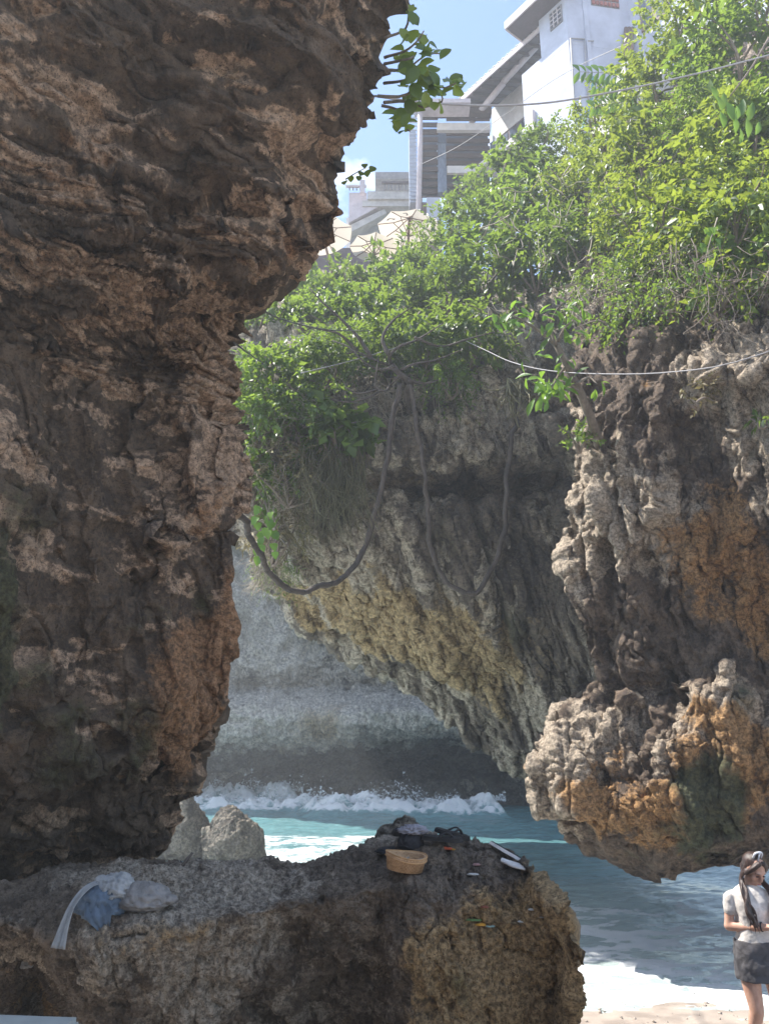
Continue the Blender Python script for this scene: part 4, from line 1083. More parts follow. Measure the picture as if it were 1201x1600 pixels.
def build_leafy_plants():
    R = random.Random(4)
    # round-leaved branch at the rim of the near cliff
    t = 5.5
    root = empty('round_leaved_shrub', V(600, 110, t + .3))
    tag(root, 'round-leaved branch growing out of the near cliff against the sky', 'shrub')
    stems = [[(590, 150), (630, 150), (662, 128), (692, 138), (712, 130)], [(600, 160), (640, 160), (660, 168), (688, 160), (690, 150)],
             [(600, 90), (640, 75), (655, 60), (662, 48)], [(605, 110), (640, 105), (670, 84), (692, 84)], [(600, 130), (632, 125), (650, 118), (660, 100)],
             [(596, 165), (625, 175), (630, 190), (640, 205)], [(600, 60), (636, 40), (638, 20), (634, 0)], [(600, 100), (638, 92), (645, 85)]]
    leafpx = [(640,30),(636,48),(648,50),(655,62),(663,58),(640,66),(672,68),(680,84),(668,80),(640,84),(652,90),(634,92),(645,98),(655,108),(664,110),(635,104),(640,118),(650,116),(632,128),(646,130),(658,132),(665,124),(676,124),(684,128),(690,120),(640,140),(652,145),(664,140),(676,144),(684,142),(700,126),(707,118),(712,132),(716,126),(700,140),(630,150),(642,156),(656,160),(668,158),(680,168),(632,168),(640,178),(626,182),(632,194),(622,190),(616,198),(612,178),(636,10),(628,70),(630,110)]
    for s in stems:
        branch([V(x, y, t + R.uniform(-.1, .2)) for x, y in s], .012, .005, root, M_BARK, 10)
    leafpx += [(x + R.uniform(-10, 8), y + R.uniform(-10, 10)) for x, y in leafpx if x < 690]
    for x, y in leafpx:
        p = V(x + 5 + R.uniform(-3, 3), y + 9, t + R.uniform(-.25, .3))
        ax = Vector((R.uniform(-.7, .9), R.uniform(-.6, .6), R.uniform(.0, 1.)))
        put_leaf(ROUND, p, ax, Vector((R.uniform(-.6, .6), -R.uniform(.8, 1.4), R.uniform(.0, .6))), R.uniform(.085, .125), root)
    root2 = empty('round_leaved_sprig', V(560, 270, 6.1))
    tag(root2, 'tiny round-leaved sprig sticking out of the near cliff beside the terrace', 'shrub')
    branch([V(540, 280, 6.2), V(560, 268, 6.1), V(572, 262, 6.1)], .006, .003, root2, M_BARK, 6)
    for x, y in [(569,258),(579,264),(574,272),(562,270),(538,284),(560,278),(548,280)]:
        put_leaf(ROUND, V(x, y + 5, 6.1), (R.uniform(-.4, .5), R.uniform(-.3, .3), 1), (R.uniform(-.5, .5), -1, .3), R.uniform(.055, .075), root2)
    # large-leaved sapling leaning out from the right cliff
    t = 10.0
    root = empty('sapling', V(936, 700, t + .4))
    tag(root, 'leaning sapling with large bright backlit leaves in front of the right cliff', 'sapling')
    branch([V(945, 730, t + .5), V(928, 670, t + .2), V(905, 612, t), V(885, 570, t - .1), V(868, 537, t - .1)], .075, .04, root, M_BARK, 16, 'trunk', 8, .15)
    br = [[(868, 540), (860, 510), (872, 480), (890, 465)], [(868, 540), (845, 520), (815, 500), (790, 488)], [(885, 570), (870, 590), (860, 610)], [(868, 540), (880, 515), (895, 500)], [(900, 600), (920, 590), (932, 600)], [(905, 612), (890, 600), (868, 595)]]
    for b in br: branch([V(x, y, t - .1 + R.uniform(-.1, .1)) for x, y in b], .022, .008, root, M_BARK, 8)
    clus = [(858, 600, 20, .20), (845, 615, 9, .20), (885, 600, 10, .19), (880, 560, 6, .18), (875, 485, 9, .18), (895, 470, 6, .16), (855, 500, 6, .17), (800, 492, 8, .17), (782, 500, 5, .16), (820, 510, 5, .16), (870, 520, 6, .17), (930, 598, 5, .15), (895, 525, 5, .16), (845, 550, 4, .16), (810, 480, 6, .16), (865, 465, 6, .15), (835, 590, 6, .2), (900, 495, 6, .15)]
    for x, y, n, s in clus:
        for k in range(n):
            p = V(x + R.uniform(-14, 14), y + R.uniform(-12, 12), t - .1 + R.uniform(-.25, .2))
            put_leaf(OVAL, p, (R.uniform(-1, 1), R.uniform(-.6, .4), R.uniform(-1.1, .25)), (R.uniform(-.5, .5), -R.uniform(.2, .9), R.uniform(.2, 1)), s * R.uniform(.75, 1.25), root)
    # heart-shaped leaves low on the headland flank
    t = 13.0
    root = empty('heart_leaved_climber', V(418, 790, t))
    tag(root, 'bright heart-leaved climber low on the headland flank above the long liana', 'climber')
    branch([V(400, 760, t + .2), V(416, 790, t), V(420, 830, t), V(416, 860, t)], .014, .006, root, M_BARK, 8, 'stem')
    for k in range(24):
        y = R.uniform(782, 872)
        put_leaf(HEART, V(416 + R.uniform(-16, 16), y, t + R.uniform(-.2, .2)), (R.uniform(-.5, .5), -.3, -1), (R.uniform(-.4, .4), -1, .5), R.uniform(.12, .18), root)
    # heart leaves dangling over the hollow of the right cliff
    t = 9.7
    root = empty('heart_leaved_climber', V(1100, 360, t))
    tag(root, 'string of round lime leaves dangling over the bare roots of the right cliff', 'climber')
    branch([V(1120, 340, t), V(1105, 390, t - .1), V(1095, 440, t - .15), V(1078, 500, t - .15)], .008, .004, root, M_TWIG, 10, 'stem')
    for k in range(36):
        u = R.random()
        y = 350 + 130 * u + (30 if R.random() < .15 else 0)
        put_leaf(HEART, V(1112 - 30 * u + R.uniform(-18, 18), y, t - .1 + R.uniform(-.15, .15)), (R.uniform(-.5, .5), -.2, -1), (R.uniform(-.5, .5), -1, .5), R.uniform(.07, .11), root)
    # broad hanging leaves above the right slope
    t = 10.4
    root = empty('broad_leaved_plant', V(1150, 150, t))
    tag(root, 'plant with broad dark leaves hanging over the right slope below the cable', 'plant')
    branch([V(1200, 60, t + .2), V(1170, 110, t), V(1140, 150, t)], .02, .01, root, M_BARK, 8, 'stem')
    for x, y in [(1120,150),(1135,160),(1150,165),(1160,155),(1145,180),(1165,185),(1130,145),(1175,160),(1110,135),(1155,200),(1185,190),(1125,175)]:
        put_leaf(OVAL, V(x, y, t + R.uniform(-.2, .2)), (R.uniform(-.35, .35), R.uniform(-.3, .1), -1), (R.uniform(-.6, .6), -1, .4), R.uniform(.2, .3), root)
    # pinnate fronds in front of the white house
    t = 15.5
    root = empty('pinnate_fronds', V(985, 170, t))
    tag(root, 'pale pinnate fronds in front of the white house wall', 'plant')
    for (a, b, c) in [((1010, 170), (960, 118), (905, 112)), ((1010, 175), (965, 140), (930, 135)), ((1005, 180), (965, 160), (928, 168)), ((1015, 150), (1000, 110), (995, 95))]:
        st, p = branch([V(*a, t), V(*b, t - .1), V(*c, t - .15)], .012, .004, root, M_TWIG, 14, 'stem')
        for i in range(3, 14):
            for s in (-1, 1):
                d = Vector(p[min(i, 12) + 1] - p[min(i, 12)]).normalized()
                up = Vector((0, 0, s)) + d * .5
                put_leaf(OVAL, Vector(p[i]), up, (R.uniform(-.3, .3), -1, .4), .26 * R.uniform(.8, 1.1), root)
build_leafy_plants()

# ---- lianas, the gnarled tree and bare roots
def thing_tube(name, label, cat, pts, r0, r1, mat, n=50, sides=8, rough=.25, group=None, wob=0.0):
    p = spline(np.array([list(q) for q in pts]), n)
    if wob: p = p + wob * np.stack([fbm(p * 2.2 + 3, 2, 701), fbm(p * 2.2 + 19, 2, 702), fbm(p * 2.2 + 41, 2, 703)], 1)
    v, f = tube(p, np.linspace(r0, r1, n), sides, True, rough)
    o = link_mesh(name, np_mesh(name, v, f), mat)
    return tag(o, label, cat, group)
M_LIANA = bark_mat('liana bark', (0.085, 0.072, 0.064), .5, 40)
thing_tube('liana', 'long woody liana looping down from the gnarled tree towards the near cliff', 'liana',
    [V(624, 600, 13.1), V(614, 660, 13.0), V(604, 720, 13.0), V(590, 780, 13.0), V(572, 850, 13.2), V(548, 890, 12.9), V(510, 914, 12.5), V(466, 924, 12.0), V(444, 918, 11.6), V(420, 885, 11.0), V(398, 850, 10.4), V(380, 815, 9.6), V(362, 760, 8.6), V(340, 700, 7.6)], .046, .040, M_LIANA, 130, 9, .5, wob=.09)
thing_tube('liana', 'second liana hanging in a deep loop before the dark headland wall', 'liana',
    [V(640, 600, 13.1), V(650, 660, 13.1), V(662, 740, 13.1), V(670, 820, 13.1), V(682, 880, 13.1), V(706, 918, 13.1), V(736, 930, 13.1), V(764, 900, 13.2), V(784, 840, 13.3), V(790, 760, 13.5), V(798, 690, 13.8), V(806, 630, 14.4)], .036, .045, M_LIANA, 130, 9, .5, wob=.09)
def build_gnarled_tree():
    R = random.Random(11)
    root = empty('gnarled_tree', V(632, 640, 14.2))
    tag(root, 'gnarled bare-branched tree on the headland edge from which the lianas hang', 'tree')
    branch([V(645, 640, 14.4), V(636, 615, 13.5), V(640, 595, 13.2), V(625, 585, 13.1), V(612, 570, 13.1)], .075, .05, root, M_LIANA, 14, 'trunk', 9, .3)
    L = [[(612, 572), (580, 560), (560, 550), (540, 555)], [(612, 572), (590, 575), (565, 565), (545, 545), (520, 535)], [(620, 580), (640, 570), (680, 560), (720, 545)], [(612, 572), (608, 555), (620, 540), (650, 530), (690, 505)],
         [(624, 585), (610, 600), (600, 612), (590, 605), (588, 580), (590, 560)], [(580, 560), (560, 530), (530, 500), (500, 470), (480, 450)], [(608, 555), (600, 530), (610, 505), (640, 480)], [(560, 550), (520, 520), (500, 512), (470, 505)],
         [(600, 612), (570, 622), (540, 628), (515, 620)], [(590, 606), (560, 612), (540, 605)], [(640, 595), (665, 600), (690, 590)], [(650, 530), (690, 540), (730, 530), (770, 520)]]
    for b in L:
        branch([V(x + R.uniform(-3, 3), y + R.uniform(-3, 3), 13.1 + R.uniform(-.3, .2)) for x, y in b], R.uniform(.022, .04), .009, root, M_LIANA, 14, 'branch', 6, .25)
    c = at(600, 545, 13.9)
    (v, f, h), st, td = twig_leaves(c, np.array([1.5, .7, .5]), 190, 10, .10, .4)
    fo = link_mesh('crown', np_mesh('crown', v - np.array(root.location), f, False, {'hue': h}), M_DEEP, root); tag(fo, kind='stuff')
build_gnarled_tree()

def strands(name, label, boxes, n, rad, mat, seed, length, lean=(0, 0), curl=.2, sides=3, kinds='stuff'):
    """a tangle nobody could count: thin stems starting in boxes (px0, px1, py0, py1, t0, t1)"""
    r = np.random.default_rng(seed); parts = []
    for k in range(n):
        b = boxes[r.integers(len(boxes))]
        p0 = at(r.uniform(b[0], b[1]), r.uniform(b[2], b[3]), r.uniform(b[4], b[5]))
        L = length * r.uniform(.4, 1.1)
        d = nrm(np.array([lean[0] + r.normal() * curl, lean[1] + r.normal() * curl * .7, -1 + r.normal() * curl]))
        d2 = nrm(d + r.normal(size=3) * curl * 1.6); d3 = nrm(d2 + r.normal(size=3) * curl * 1.6)
        pts = np.array([p0, p0 + d * L * .35, p0 + d * L * .35 + d2 * L * .35, p0 + d * L * .35 + d2 * L * .35 + d3 * L * .3])
        parts.append(tube(spline(pts, 7), np.linspace(rad * r.uniform(.6, 1.4), rad * .4, 7), sides, False))
    v, f = join(parts)
    o = link_mesh(name, np_mesh(name, v, f, True, {'hue': np.repeat(r.random(n), 21 if sides == 3 else 7 * sides)[:len(v)]}), mat)
    return tag(o, label, kind=kinds)
strands('hanging_roots', 'tangle of bare grey roots and dead stems on the right cliff below the lime leaves', [(1030, 1230, 370, 440, 9.3, 10.4), (1090, 1230, 400, 520, 9.0, 9.6), (960, 1060, 430, 480, 10.6, 11.4)], 230, .0055, M_BARK, 3, .9, (-.15, -.15), .55)
strands('hanging_grass', 'long dry grass hanging down the headland flank', [(470, 570, 690, 740, 13.2, 13.7)], 260, .008, M_GRASS, 5, 1.5, (.02, -.05), .22)
strands('hanging_grass', 'small tuft of grey strap leaves under the shrub left of the sapling', [(790, 826, 590, 602, 13.0, 13.3)], 60, .016, M_GRASS, 6, .75, (0, -.1), .25)
strands('dry_stems', 'dry brown stems tangled over the left flank of the headland', [(395, 520, 600, 780, 13.2, 13.9), (520, 640, 590, 640, 13.6, 14.2)], 240, .007, M_TWIG, 8, .8, (0, -.1), .8)
strands('dry_stems', 'pale bristly dry stems at the tip of the headland flank', [(400, 440, 850, 910, 13.8, 14.6)], 140, .008, M_TWIG, 9, .6, (-.6, -.1), .5)
strands('dry_stems', 'bare stems threaded through the leaves of the right slope', [(760, 1200, 250, 420, 12.5, 14), (880, 1000, 430, 500, 11.4, 12.4), (640, 830, 480, 560, 14.2, 15)], 200, .010, M_TWIG, 10, 1.0, (.1, -.1), .8)
strands('dry_stems', 'thin rootlets hanging under the headland rim', [(560, 860, 600, 660, 13.6, 14.4)], 36, .006, M_TWIG, 12, 1.3, (0, 0), .2)

# ---- cables
M_CABLE = plain('weathered cable', (0.34, 0.325, 0.33), .5, .1, 20, 0)
M_CABLE_D = plain('dark cable', (0.10, 0.10, 0.10), .5, .1, 20, 0)
def cable(label, pts, r, mat=M_CABLE):
    return thing_tube('cable', label, 'cable', [V(*p) for p in pts], r, r, mat, 40, 6, 0)
cable('thick pale cable strung from the near cliff across the white house', [(585, 150, 6.4), (640, 158, 6.6), (700, 163, 6.9), (780, 165, 7.3), (850, 161, 7.6), (950, 145, 8.0), (1080, 117, 8.5), (1201, 86, 9.0), (1300, 60, 9.4)], .009)
cable('pale cable sagging across the right cliff at the lip of the overgrown part', [(690, 515, 15.0), (760, 548, 12.6), (800, 566, 11.4), (850, 578, 10.4), (930, 584, 9.4), (1040, 582, 8.6), (1140, 568, 8.0), (1201, 549, 7.8), (1300, 510, 7.6)], .0065)
cable('thin dark cable running from the near cliff into the headland shrubs', [(395, 478, 7.0), (450, 502, 9.5), (520, 516, 12), (600, 517, 14.2)], .010, M_CABLE_D)
cable('thin pale cable across the shaded climbers left of the gnarled tree', [(470, 583, 13.0), (540, 566, 13.4), (620, 543, 13.7)], .009)
cable('short dark cable between near cliff and headland flank', [(365, 535, 7.0), (392, 555, 10.), (415, 570, 14.5)], .010, M_CABLE_D)
cable('thin wire drooping from the timber house to the white house', [(655, 258, 24.0), (720, 226, 22.5), (790, 178, 21.5), (860, 128, 20.8), (1000, 58, 18.5)], .009)

# ------------------------------------------------------------------ houses above the cliff
class Frame:
    def __init__(s, origin, az):
        s.o = Vector(origin); s.x = Vector((math.cos(az), math.sin(az), 0)); s.y = Vector((-math.sin(az), math.cos(az), 0)); s.az = az
    def hit(s, px, py, axis, val):
        """local (x, y, z) where the sight line of a photo pixel meets the plane axis = val"""
        c = Vector((0, 0, CAM_Z)); d = V(px, py, 1.0) - c
        n = s.x if axis == 'x' else (s.y if axis == 'y' else Vector((0, 0, 1)))
        k = (val - (c - s.o).dot(n)) / d.dot(n)
        p = c + d * k - s.o
        return (p.dot(s.x), p.dot(s.y), p.z)
def cuboid(name, mat, parent, x0, x1, y0, y1, z0, z1, bev=0.0):
    bm = bmesh.new()
    bmesh.ops.create_cube(bm, size=1.0)
    for v in bm.verts:
        v.co = Vector((x0 if v.co.x < 0 else x1, y0 if v.co.y < 0 else y1, z0 if v.co.z < 0 else z1))
    if bev > 0: bmesh.ops.bevel(bm, geom=bm.edges[:], offset=bev, segments=2, affect='EDGES')
    me = bpy.data.meshes.new(name); bm.to_mesh(me); bm.free()
    return link_mesh(name, me, mat, parent)
def prism(name, mat, parent, poly, depth_vec):
    """poly: list of 3-D points, swept along depth_vec"""
    n = len(poly); d = Vector(depth_vec)
    vs = [tuple(Vector(p)) for p in poly] + [tuple(Vector(p) + d) for p in poly]
    fs = [tuple(range(n)), tuple(range(2 * n - 1, n - 1, -1))] + [(i, i + n, (i + 1) % n + n, (i + 1) % n) for i in range(n)]
    me = bpy.data.meshes.new(name); me.from_pydata(vs, [], fs); me.update()
    bm = bmesh.new(); bm.from_mesh(me); bmesh.ops.recalc_face_normals(bm, faces=bm.faces[:]); bm.to_mesh(me); bm.free()
    return link_mesh(name, me, mat, parent)
def rod(name, mat, parent, pts, r, n=None, sides=8):
    P = np.array([list(p) for p in pts], float)
    v, f = tube(P if n is None else spline(P, n), r, sides)
    return link_mesh(name, np_mesh(name, v, f), mat, parent)

M_WHITE = plain('whitewashed wall', (0.44, 0.47, 0.56), .85, .22, 1.6, .25, .01, .2)
M_GREYW = plain('grey render', (0.50, 0.49, 0.50), .9, .18, 4.0, .3, .01, .2)
M_SOFFIT = plain('purple grey boards', (0.10, 0.08, 0.088), .8, .2, 12, .2, .004, .2)
M_FASCIA = plain('pale painted fascia', (0.50, 0.45, 0.47), .7, .15, 8, .2, .004)
M_CREAM = plain('cream panel', (0.58, 0.555, 0.53), .8, .12, 6, .15, .004)
M_SLAT = plain('brown timber slat', (0.06, 0.038, 0.034), .7, .25, 16, .3, .004, .3, (.2, 1, 1))
M_BLUEP = plain('blue painted post', (0.16, 0.20, 0.27), .65, .35, 18, .3, .004, .3, (1, 1, .3))
M_BLUEW = plain('pale blue wall', (0.34, 0.48, 0.66), .85, .12, 5, .2, .006)
M_BROWNP = plain('brown painted pillar', (0.20, 0.145, 0.135), .7, .2, 10, .2, .004)
M_TIN = plain('bluish roofing sheet', (0.36, 0.40, 0.48), .45, .15, 8, .1, .003)
M_GLASS = plain('dark window glass', (0.06, 0.07, 0.09), .12, .1, 6, 0, .001, .6)
M_PIPE = plain('grey pipe', (0.33, 0.33, 0.34), .5, .15, 20, .1, .002)
M_GREEN_HOSE = plain('green hose', (0.10, 0.30, 0.27), .5, .1, 20, 0)
M_BRICK = plain('red vent brick', (0.28, 0.10, 0.085), .85, .35, 20, .4, .01)
M_CONC = plain('stained concrete', (0.45, 0.435, 0.415), .9, .25, 5, .35, .01, .2)
M_DARKC = plain('dark concrete', (0.20, 0.195, 0.205), .9, .3, 7, .35, .01, .2)
M_WOOD = plain('weathered wooden pole', (0.20, 0.135, 0.105), .8, .3, 18, .3, .005, .2, (1, 1, .2))

HAZ = math.radians(37.7)
F = Frame(V(897, 176, 21.0), HAZ)
F2 = Frame(F.o, math.radians(9))      # the front wall stands almost square to the camera
def build_white_house():
    root = empty('white_house', F.o, HAZ)
    tag(root, 'white rendered house on the cliff top with a barred window and outside pipes', 'house')
    turn = F2.az - HAZ
    def front(o):
        o.rotation_euler = (0, 0, turn); return o
    yl = F.hit(817, 160, 'x', 0)[1]; zl = F.hit(817, 115, 'x', 0)[2]
    yu = F.hit(843, 60, 'x', 0)[1]
    ztop = F.hit(843, 22, 'x', 0)[2]
    zb = F.hit(817, 300, 'x', 0)[2]
    x2 = F2.hit(986, 60, 'y', 0)[0]
    fx = Vector((math.cos(turn), math.sin(turn), 0))
    def block(name, mat, y1, z0, z1, inset):
        a = fx * (x2 + 1.5)
        pl = [Vector((inset, inset, z0)), a + Vector((0, inset, z0)), a + Vector((0, y1, z0)), Vector((inset, y1, z0))]
        return prism(name, mat, root, pl, (0, 0, z1 - z0))
    block('lower_wall', M_WHITE, yl, min(zb, 0) - .02, zl, .004)
    block('upper_wall', M_WHITE, yu, zl - .3, ztop + 1.4, 0)
    block('foundation', M_GREYW, yl - .05, zb - 2.6, min(zb, 0) - .024, .03)
    px = F2.hit(921, 80, 'y', 0)[0]
    front(cuboid('pilaster', M_WHITE, root, px - .1, px + .02, -.05, .02, .02, ztop + 1.3))
    ez = F.hit(843, 18, 'x', -.2)[2]
    cuboid('eave', M_SOFFIT, root, -.55, .3, -.2, yu + .75, ez, ez + .10)
    cuboid('fascia', M_FASCIA, root, -.60, -.555, -.22, yu + .78, ez - .03, ez + .24)
    cuboid('fascia', M_FASCIA, root, -.55, .3, yu + .755, yu + .80, ez - .03, ez + .24)
    # barred window on the side wall
    a = F.hit(860, 47, 'x', 0); b = F.hit(877, 10, 'x', 0)
    y0, y1 = sorted((a[1], b[1])); z1 = F.hit(868, 15, 'x', 0)[2]; z0 = F.hit(868, 43, 'x', 0)[2]
    w = cuboid('window', M_DARKC, root, -.03, .05, y0, y1, z0, z1)
    cuboid('pane', M_GLASS, w, -.036, -.02, y0 + .04, y1 - .04, z0 + .04, z1 - .04)
    for k in range(1, 3): cuboid('bar', M_FASCIA, w, -.055, -.037, y0 + (y1 - y0) * k / 3 - .012, y0 + (y1 - y0) * k / 3 + .012, z0 + .02, z1 - .02)
    for k in range(1, 4): cuboid('bar', M_FASCIA, w, -.052, -.039, y0 + .02, y1 - .02, z0 + (z1 - z0) * k / 4 - .012, z0 + (z1 - z0) * k / 4 + .012)
    # meter box and slit on the lower side wall
    p = F.hit(833, 192, 'x', 0)
    cuboid('meter_box', M_FASCIA, root, -.12, .0, p[1] - .10, p[1] + .16, p[2] - .36, p[2] + .36, .015)
    p = F.hit(844, 190, 'x', 0)
    cuboid('slit', M_GLASS, root, -.012, .02, p[1] - .05, p[1] + .05, p[2] - .13, p[2] + .13)
    # brick vent high on the front
    a = F2.hit(923, 8, 'y', 0); b = F2.hit(966, 8, 'y', 0)
    vent = front(cuboid('vent', M_DARKC, root, a[0], b[0], -.02, .02, a[2], a[2] + .62))
    nb = 7
    for i in range(nb):
        for j in range(3):
            xa = a[0] + (b[0] - a[0]) * i / nb
            cuboid('brick', M_BRICK, vent, xa + .015, xa + (b[0] - a[0]) / nb - .015, -.055, -.021, a[2] + .2 * j + .015, a[2] + .2 * j + .14)
    # pipes and hose on the front
    c = lambda px, py, y=-.05: F2.hit(px, py, 'y', y)
    front(rod('pipe', M_PIPE, root, [c(912, 61), c(891, 60), c(895, 130), c(897, 168), c(893, 180)], .025))
    front(rod('pipe', M_PIPE, root, [c(913, 61), c(915, 110), c(919, 160)], .02))
    front(rod('pipe', M_PIPE, root, [c(918, 64), c(927, 64)], .022))
    front(rod('hose', M_GREEN_HOSE, root, [c(926, 120), c(924, 150), c(922, 168), c(912, 190, -.2), c(908, 205, -.3)], .028, 14))
    # right wing, its long side parallel to the gable wall, coming towards the camera
    o2 = fx * x2
    xw, yw = o2.x, o2.y
    cuboid('wing_wall', M_WHITE, root, xw, xw + 3, yw - 4.2, yw - .004, -1.5, ztop + 1.3)
    a = F.hit(1003, 50, 'x', xw); b = F.hit(1046, 14, 'x', xw)
    zb0 = F.hit(1003, 52, 'x', xw)[2]
    w = cuboid('window', M_BROWNP, root, xw - .05, xw + .05, b[1], a[1], zb0, zb0 + 1.35)
    for k in range(2):
        yy0 = b[1] + (a[1] - b[1]) * k / 2 + .06; yy1 = b[1] + (a[1] - b[1]) * (k + 1) / 2 - .06
        cuboid('pane', M_GLASS, w, xw - .056, xw - .04, yy0, yy1, zb0 + .08, zb0 + 1.27)
    front(cuboid('terrace_bank', M_CONC, root, .35, x2 + 2, -2.2, -.06, -2.8, -.35, .05))
    for k, x in enumerate((976, 981, 986)):
        pa = Vector(F2.hit(x - 2, 122, 'y', -.35)); pb = Vector(F2.hit(x + 1, 44, 'y', -.07))
        W_ = lambda p: F2.o + F2.x * p.x + F2.y * p.y + Vector((0, 0, p.z))
        wpa, wpb = W_(pa), W_(pb)
        v, f = tube(np.array([list(wpa), list((wpa + wpb) / 2), list(wpb)]), [.055, .06, .05], 8)
        o = link_mesh('wooden_pole', np_mesh('wooden_pole', v, f), M_WOOD)
        tag(o, ['leftmost', 'middle', 'rightmost'][k] + ' of three brown poles leaning in the corner of the white house', 'pole', 'poles leaning on the white house')
build_white_house()

def build_timber_house():
    root = empty('timber_house', F.o, HAZ)
    tag(root, 'timber house with a long corrugated roof, brown slat wall and blue post', 'house')
    # long eave parallel to the white house
    xe = 0.12
    a = F.hit(716, 158, 'x', xe); b = F.hit(845, 42, 'x', xe)
    y1 = a[1]; y0 = b[1]; z = (a[2] + b[2]) / 2
    ridge = .55
    # corrugated sheet: waves along y
    ny = int((y1 - y0) / .05)
    ys = np.linspace(y0, y1, ny); prof = .03 * np.sin(ys / .19 * 2 * math.pi)
    xs = np.linspace(xe, xe + 3.4, 6); zs = z + .12 + (xs - xe) * ridge
    vs = []; 
    for th in (0, -.015):
        for x, zz in zip(xs, zs):
            for y, p in zip(ys, prof): vs.append((x, y, zz + p + th))
    idx = np.arange(2 * 6 * ny).reshape(2, 6, ny); q = []
    for l in range(2): q.append(np.stack([idx[l, :-1, :-1], idx[l, 1:, :-1], idx[l, 1:, 1:], idx[l, :-1, 1:]], -1).reshape(-1, 4))
    q.append(np.stack([idx[0, 0, :-1], idx[0, 0, 1:], idx[1, 0, 1:], idx[1, 0, :-1]], -1))
    q.append(np.stack([idx[0, :-1, -1], idx[0, 1:, -1], idx[1, 1:, -1], idx[1, :-1, -1]], -1))
    rf = link_mesh('roof', np_mesh('roof', np.array(vs), np.concatenate(q)), M_TIN, root)
    cuboid('fascia', M_FASCIA, rf, xe + .0, xe + .04, y0, y1 + .05, z - .09, z + .075)
    # soffit with rafters, gutter pipe beneath
    prism('soffit', M_SOFFIT, rf, [(xe + .045, y0, z - .05), (xe + 3.2, y0, z - .05 + 3.15 * ridge), (xe + 3.2, y0, z + .02 + 3.15 * ridge), (xe + .045, y0, z + .02)], (0, y1 - y0, 0))
    for k in range(9):
        yy = y0 + (y1 - y0) * (k + .5) / 9
        prism('rafter', M_SLAT, rf, [(xe + .05, yy, z - .16), (xe + 2.0, yy, z - .16 + 1.95 * ridge), (xe + 2.0, yy, z - .052 + 1.95 * ridge), (xe + .05, yy, z - .052)], (0, .07, 0))
    g0 = F.hit(735, 192, 'x', xe + .62); g1 = F.hit(845, 66, 'x', xe + .62); gm = F.hit(786, 130, 'x', xe + .62)
    rod('gutter_pipe', M_FASCIA, root, [g0, gm], .10, None, 10); rod('gutter_pipe', M_FASCIA, root, [(gm[0], gm[1], gm[2] + .04), (g1[0], g1[1], g1[2] + .04)], .095, None, 10)
    # long wall behind the balcony
    xw = 1.75
    w1 = F.hit(768, 190, 'x', xw); w0y = F.hit(818, 150, 'x', xw)[1]
    zt = z + (xw - xe) * ridge - .2
    zc = F.hit(790, 205, 'x', xw)[2]
    cuboid('panel', M_CREAM, root, xw, xw + .1, w0y - .5, w1[1], zc, zt)
    zs0 = F.hit(790, 240, 'x', xw)[2]
    wd = cuboid('window', M_SOFFIT, root, xw + .02, xw + .12, w0y - .5, w1[1] - .3, zs0, zc)
    for k in range(4):
        L = w1[1] - .3 - (w0y - .5)
        cuboid('pane', M_GLASS, wd, xw + .005, xw + .019, w0y - .5 + L * k / 4 + .05, w0y - .5 + L * (k + 1) / 4 - .05, zs0 + .06, zc - .08)
    cuboid('post', M_BLUEP, root, xw - .04, xw + .1, w1[1] - .28, w1[1] + .1, zs0 - .5, zc - .004)
    cuboid('lower_wall', M_BLUEW, root, xw + .03, xw + .2, w0y - .5, w1[1] + .3, zs0 - 2.6, zs0 - .02)
    # balcony slab edge
    xb = xe + .55
    b0 = F.hit(748, 264, 'x', xb); b1 = F.hit(818, 200, 'x', xb)
    zz = b0[2]
    cuboid('balcony_slab', M_FASCIA, root, xb, xw, b1[1] - .2, b0[1], zz, zz + .2)
    # slat wall facing the camera
    tw = 25.5
    def W(px, py, t=tw): return V(px, py, t)
    def rect(name, mat, x0, x1, y0, y1, t, th, parent=root):
        """upright board facing the camera: photo corners at depth t, th metres thick"""
        p = [W(x0, y0, t), W(x1, y0, t), W(x1, y1, t), W(x0, y1, t)]
        yy = p[3].y; p = [Vector((v.x, yy, v.z)) for v in p]
        M = Matrix.Rotation(-HAZ, 3, 'Z')
        q = [M @ (v - F.o) for v in p]
        return prism(name, mat, parent, q, M @ Vector((0, th, 0)))
    rect('back_board', M_GLASS, 655, 766, 172, 306, tw + .3, .1)
    n = 11
    for i in range(n):
        y = 178 + i * 11.6
        rect('slat', M_SLAT, 657, 684, y, y + 7.6, tw + .16, .06)
        rect('slat', M_SLAT, 697, 765, y + 2, y + 9.4, tw + .16, .06) if not (6.4 < i < 8.4) else None
    rect('beam', M_SLAT, 655, 768, 160, 176, tw - .02, .25)
    rect('beam', M_CREAM, 683, 766, 189, 203, tw, .14)
    rect('post', M_BLUEP, 684, 698, 203.5, 300, tw, .22)
    rect('band', M_CREAM, 698.5, 765, 256, 270, tw + .05, .1)
    rect('corrugated_side', M_TIN, 640, 651, 172, 316, tw - .1, .5)
    for i in range(22): rect('rib', M_TIN, 639.4, 651.4, 176 + i * 6.3, 178.6 + i * 6.3, tw - .13, .03)
    rod('pipe', M_FASCIA, root, [Matrix.Rotation(-HAZ, 3, 'Z') @ (W(x, y, tw - .2) - F.o) for x, y in [(656, 176), (656, 240), (654, 310), (653, 372)]], .085, None, 10)
    pl = rect('pillar', M_BROWNP, 656, 690, 298, 392, tw - .3, .5)
    rect('wall_box', M_WHITE, 667, 688, 300, 344, tw - .5, .18)
    rect('capping', M_FASCIA, 648, 735, 152, 160, tw - .5, .6)
build_timber_house()

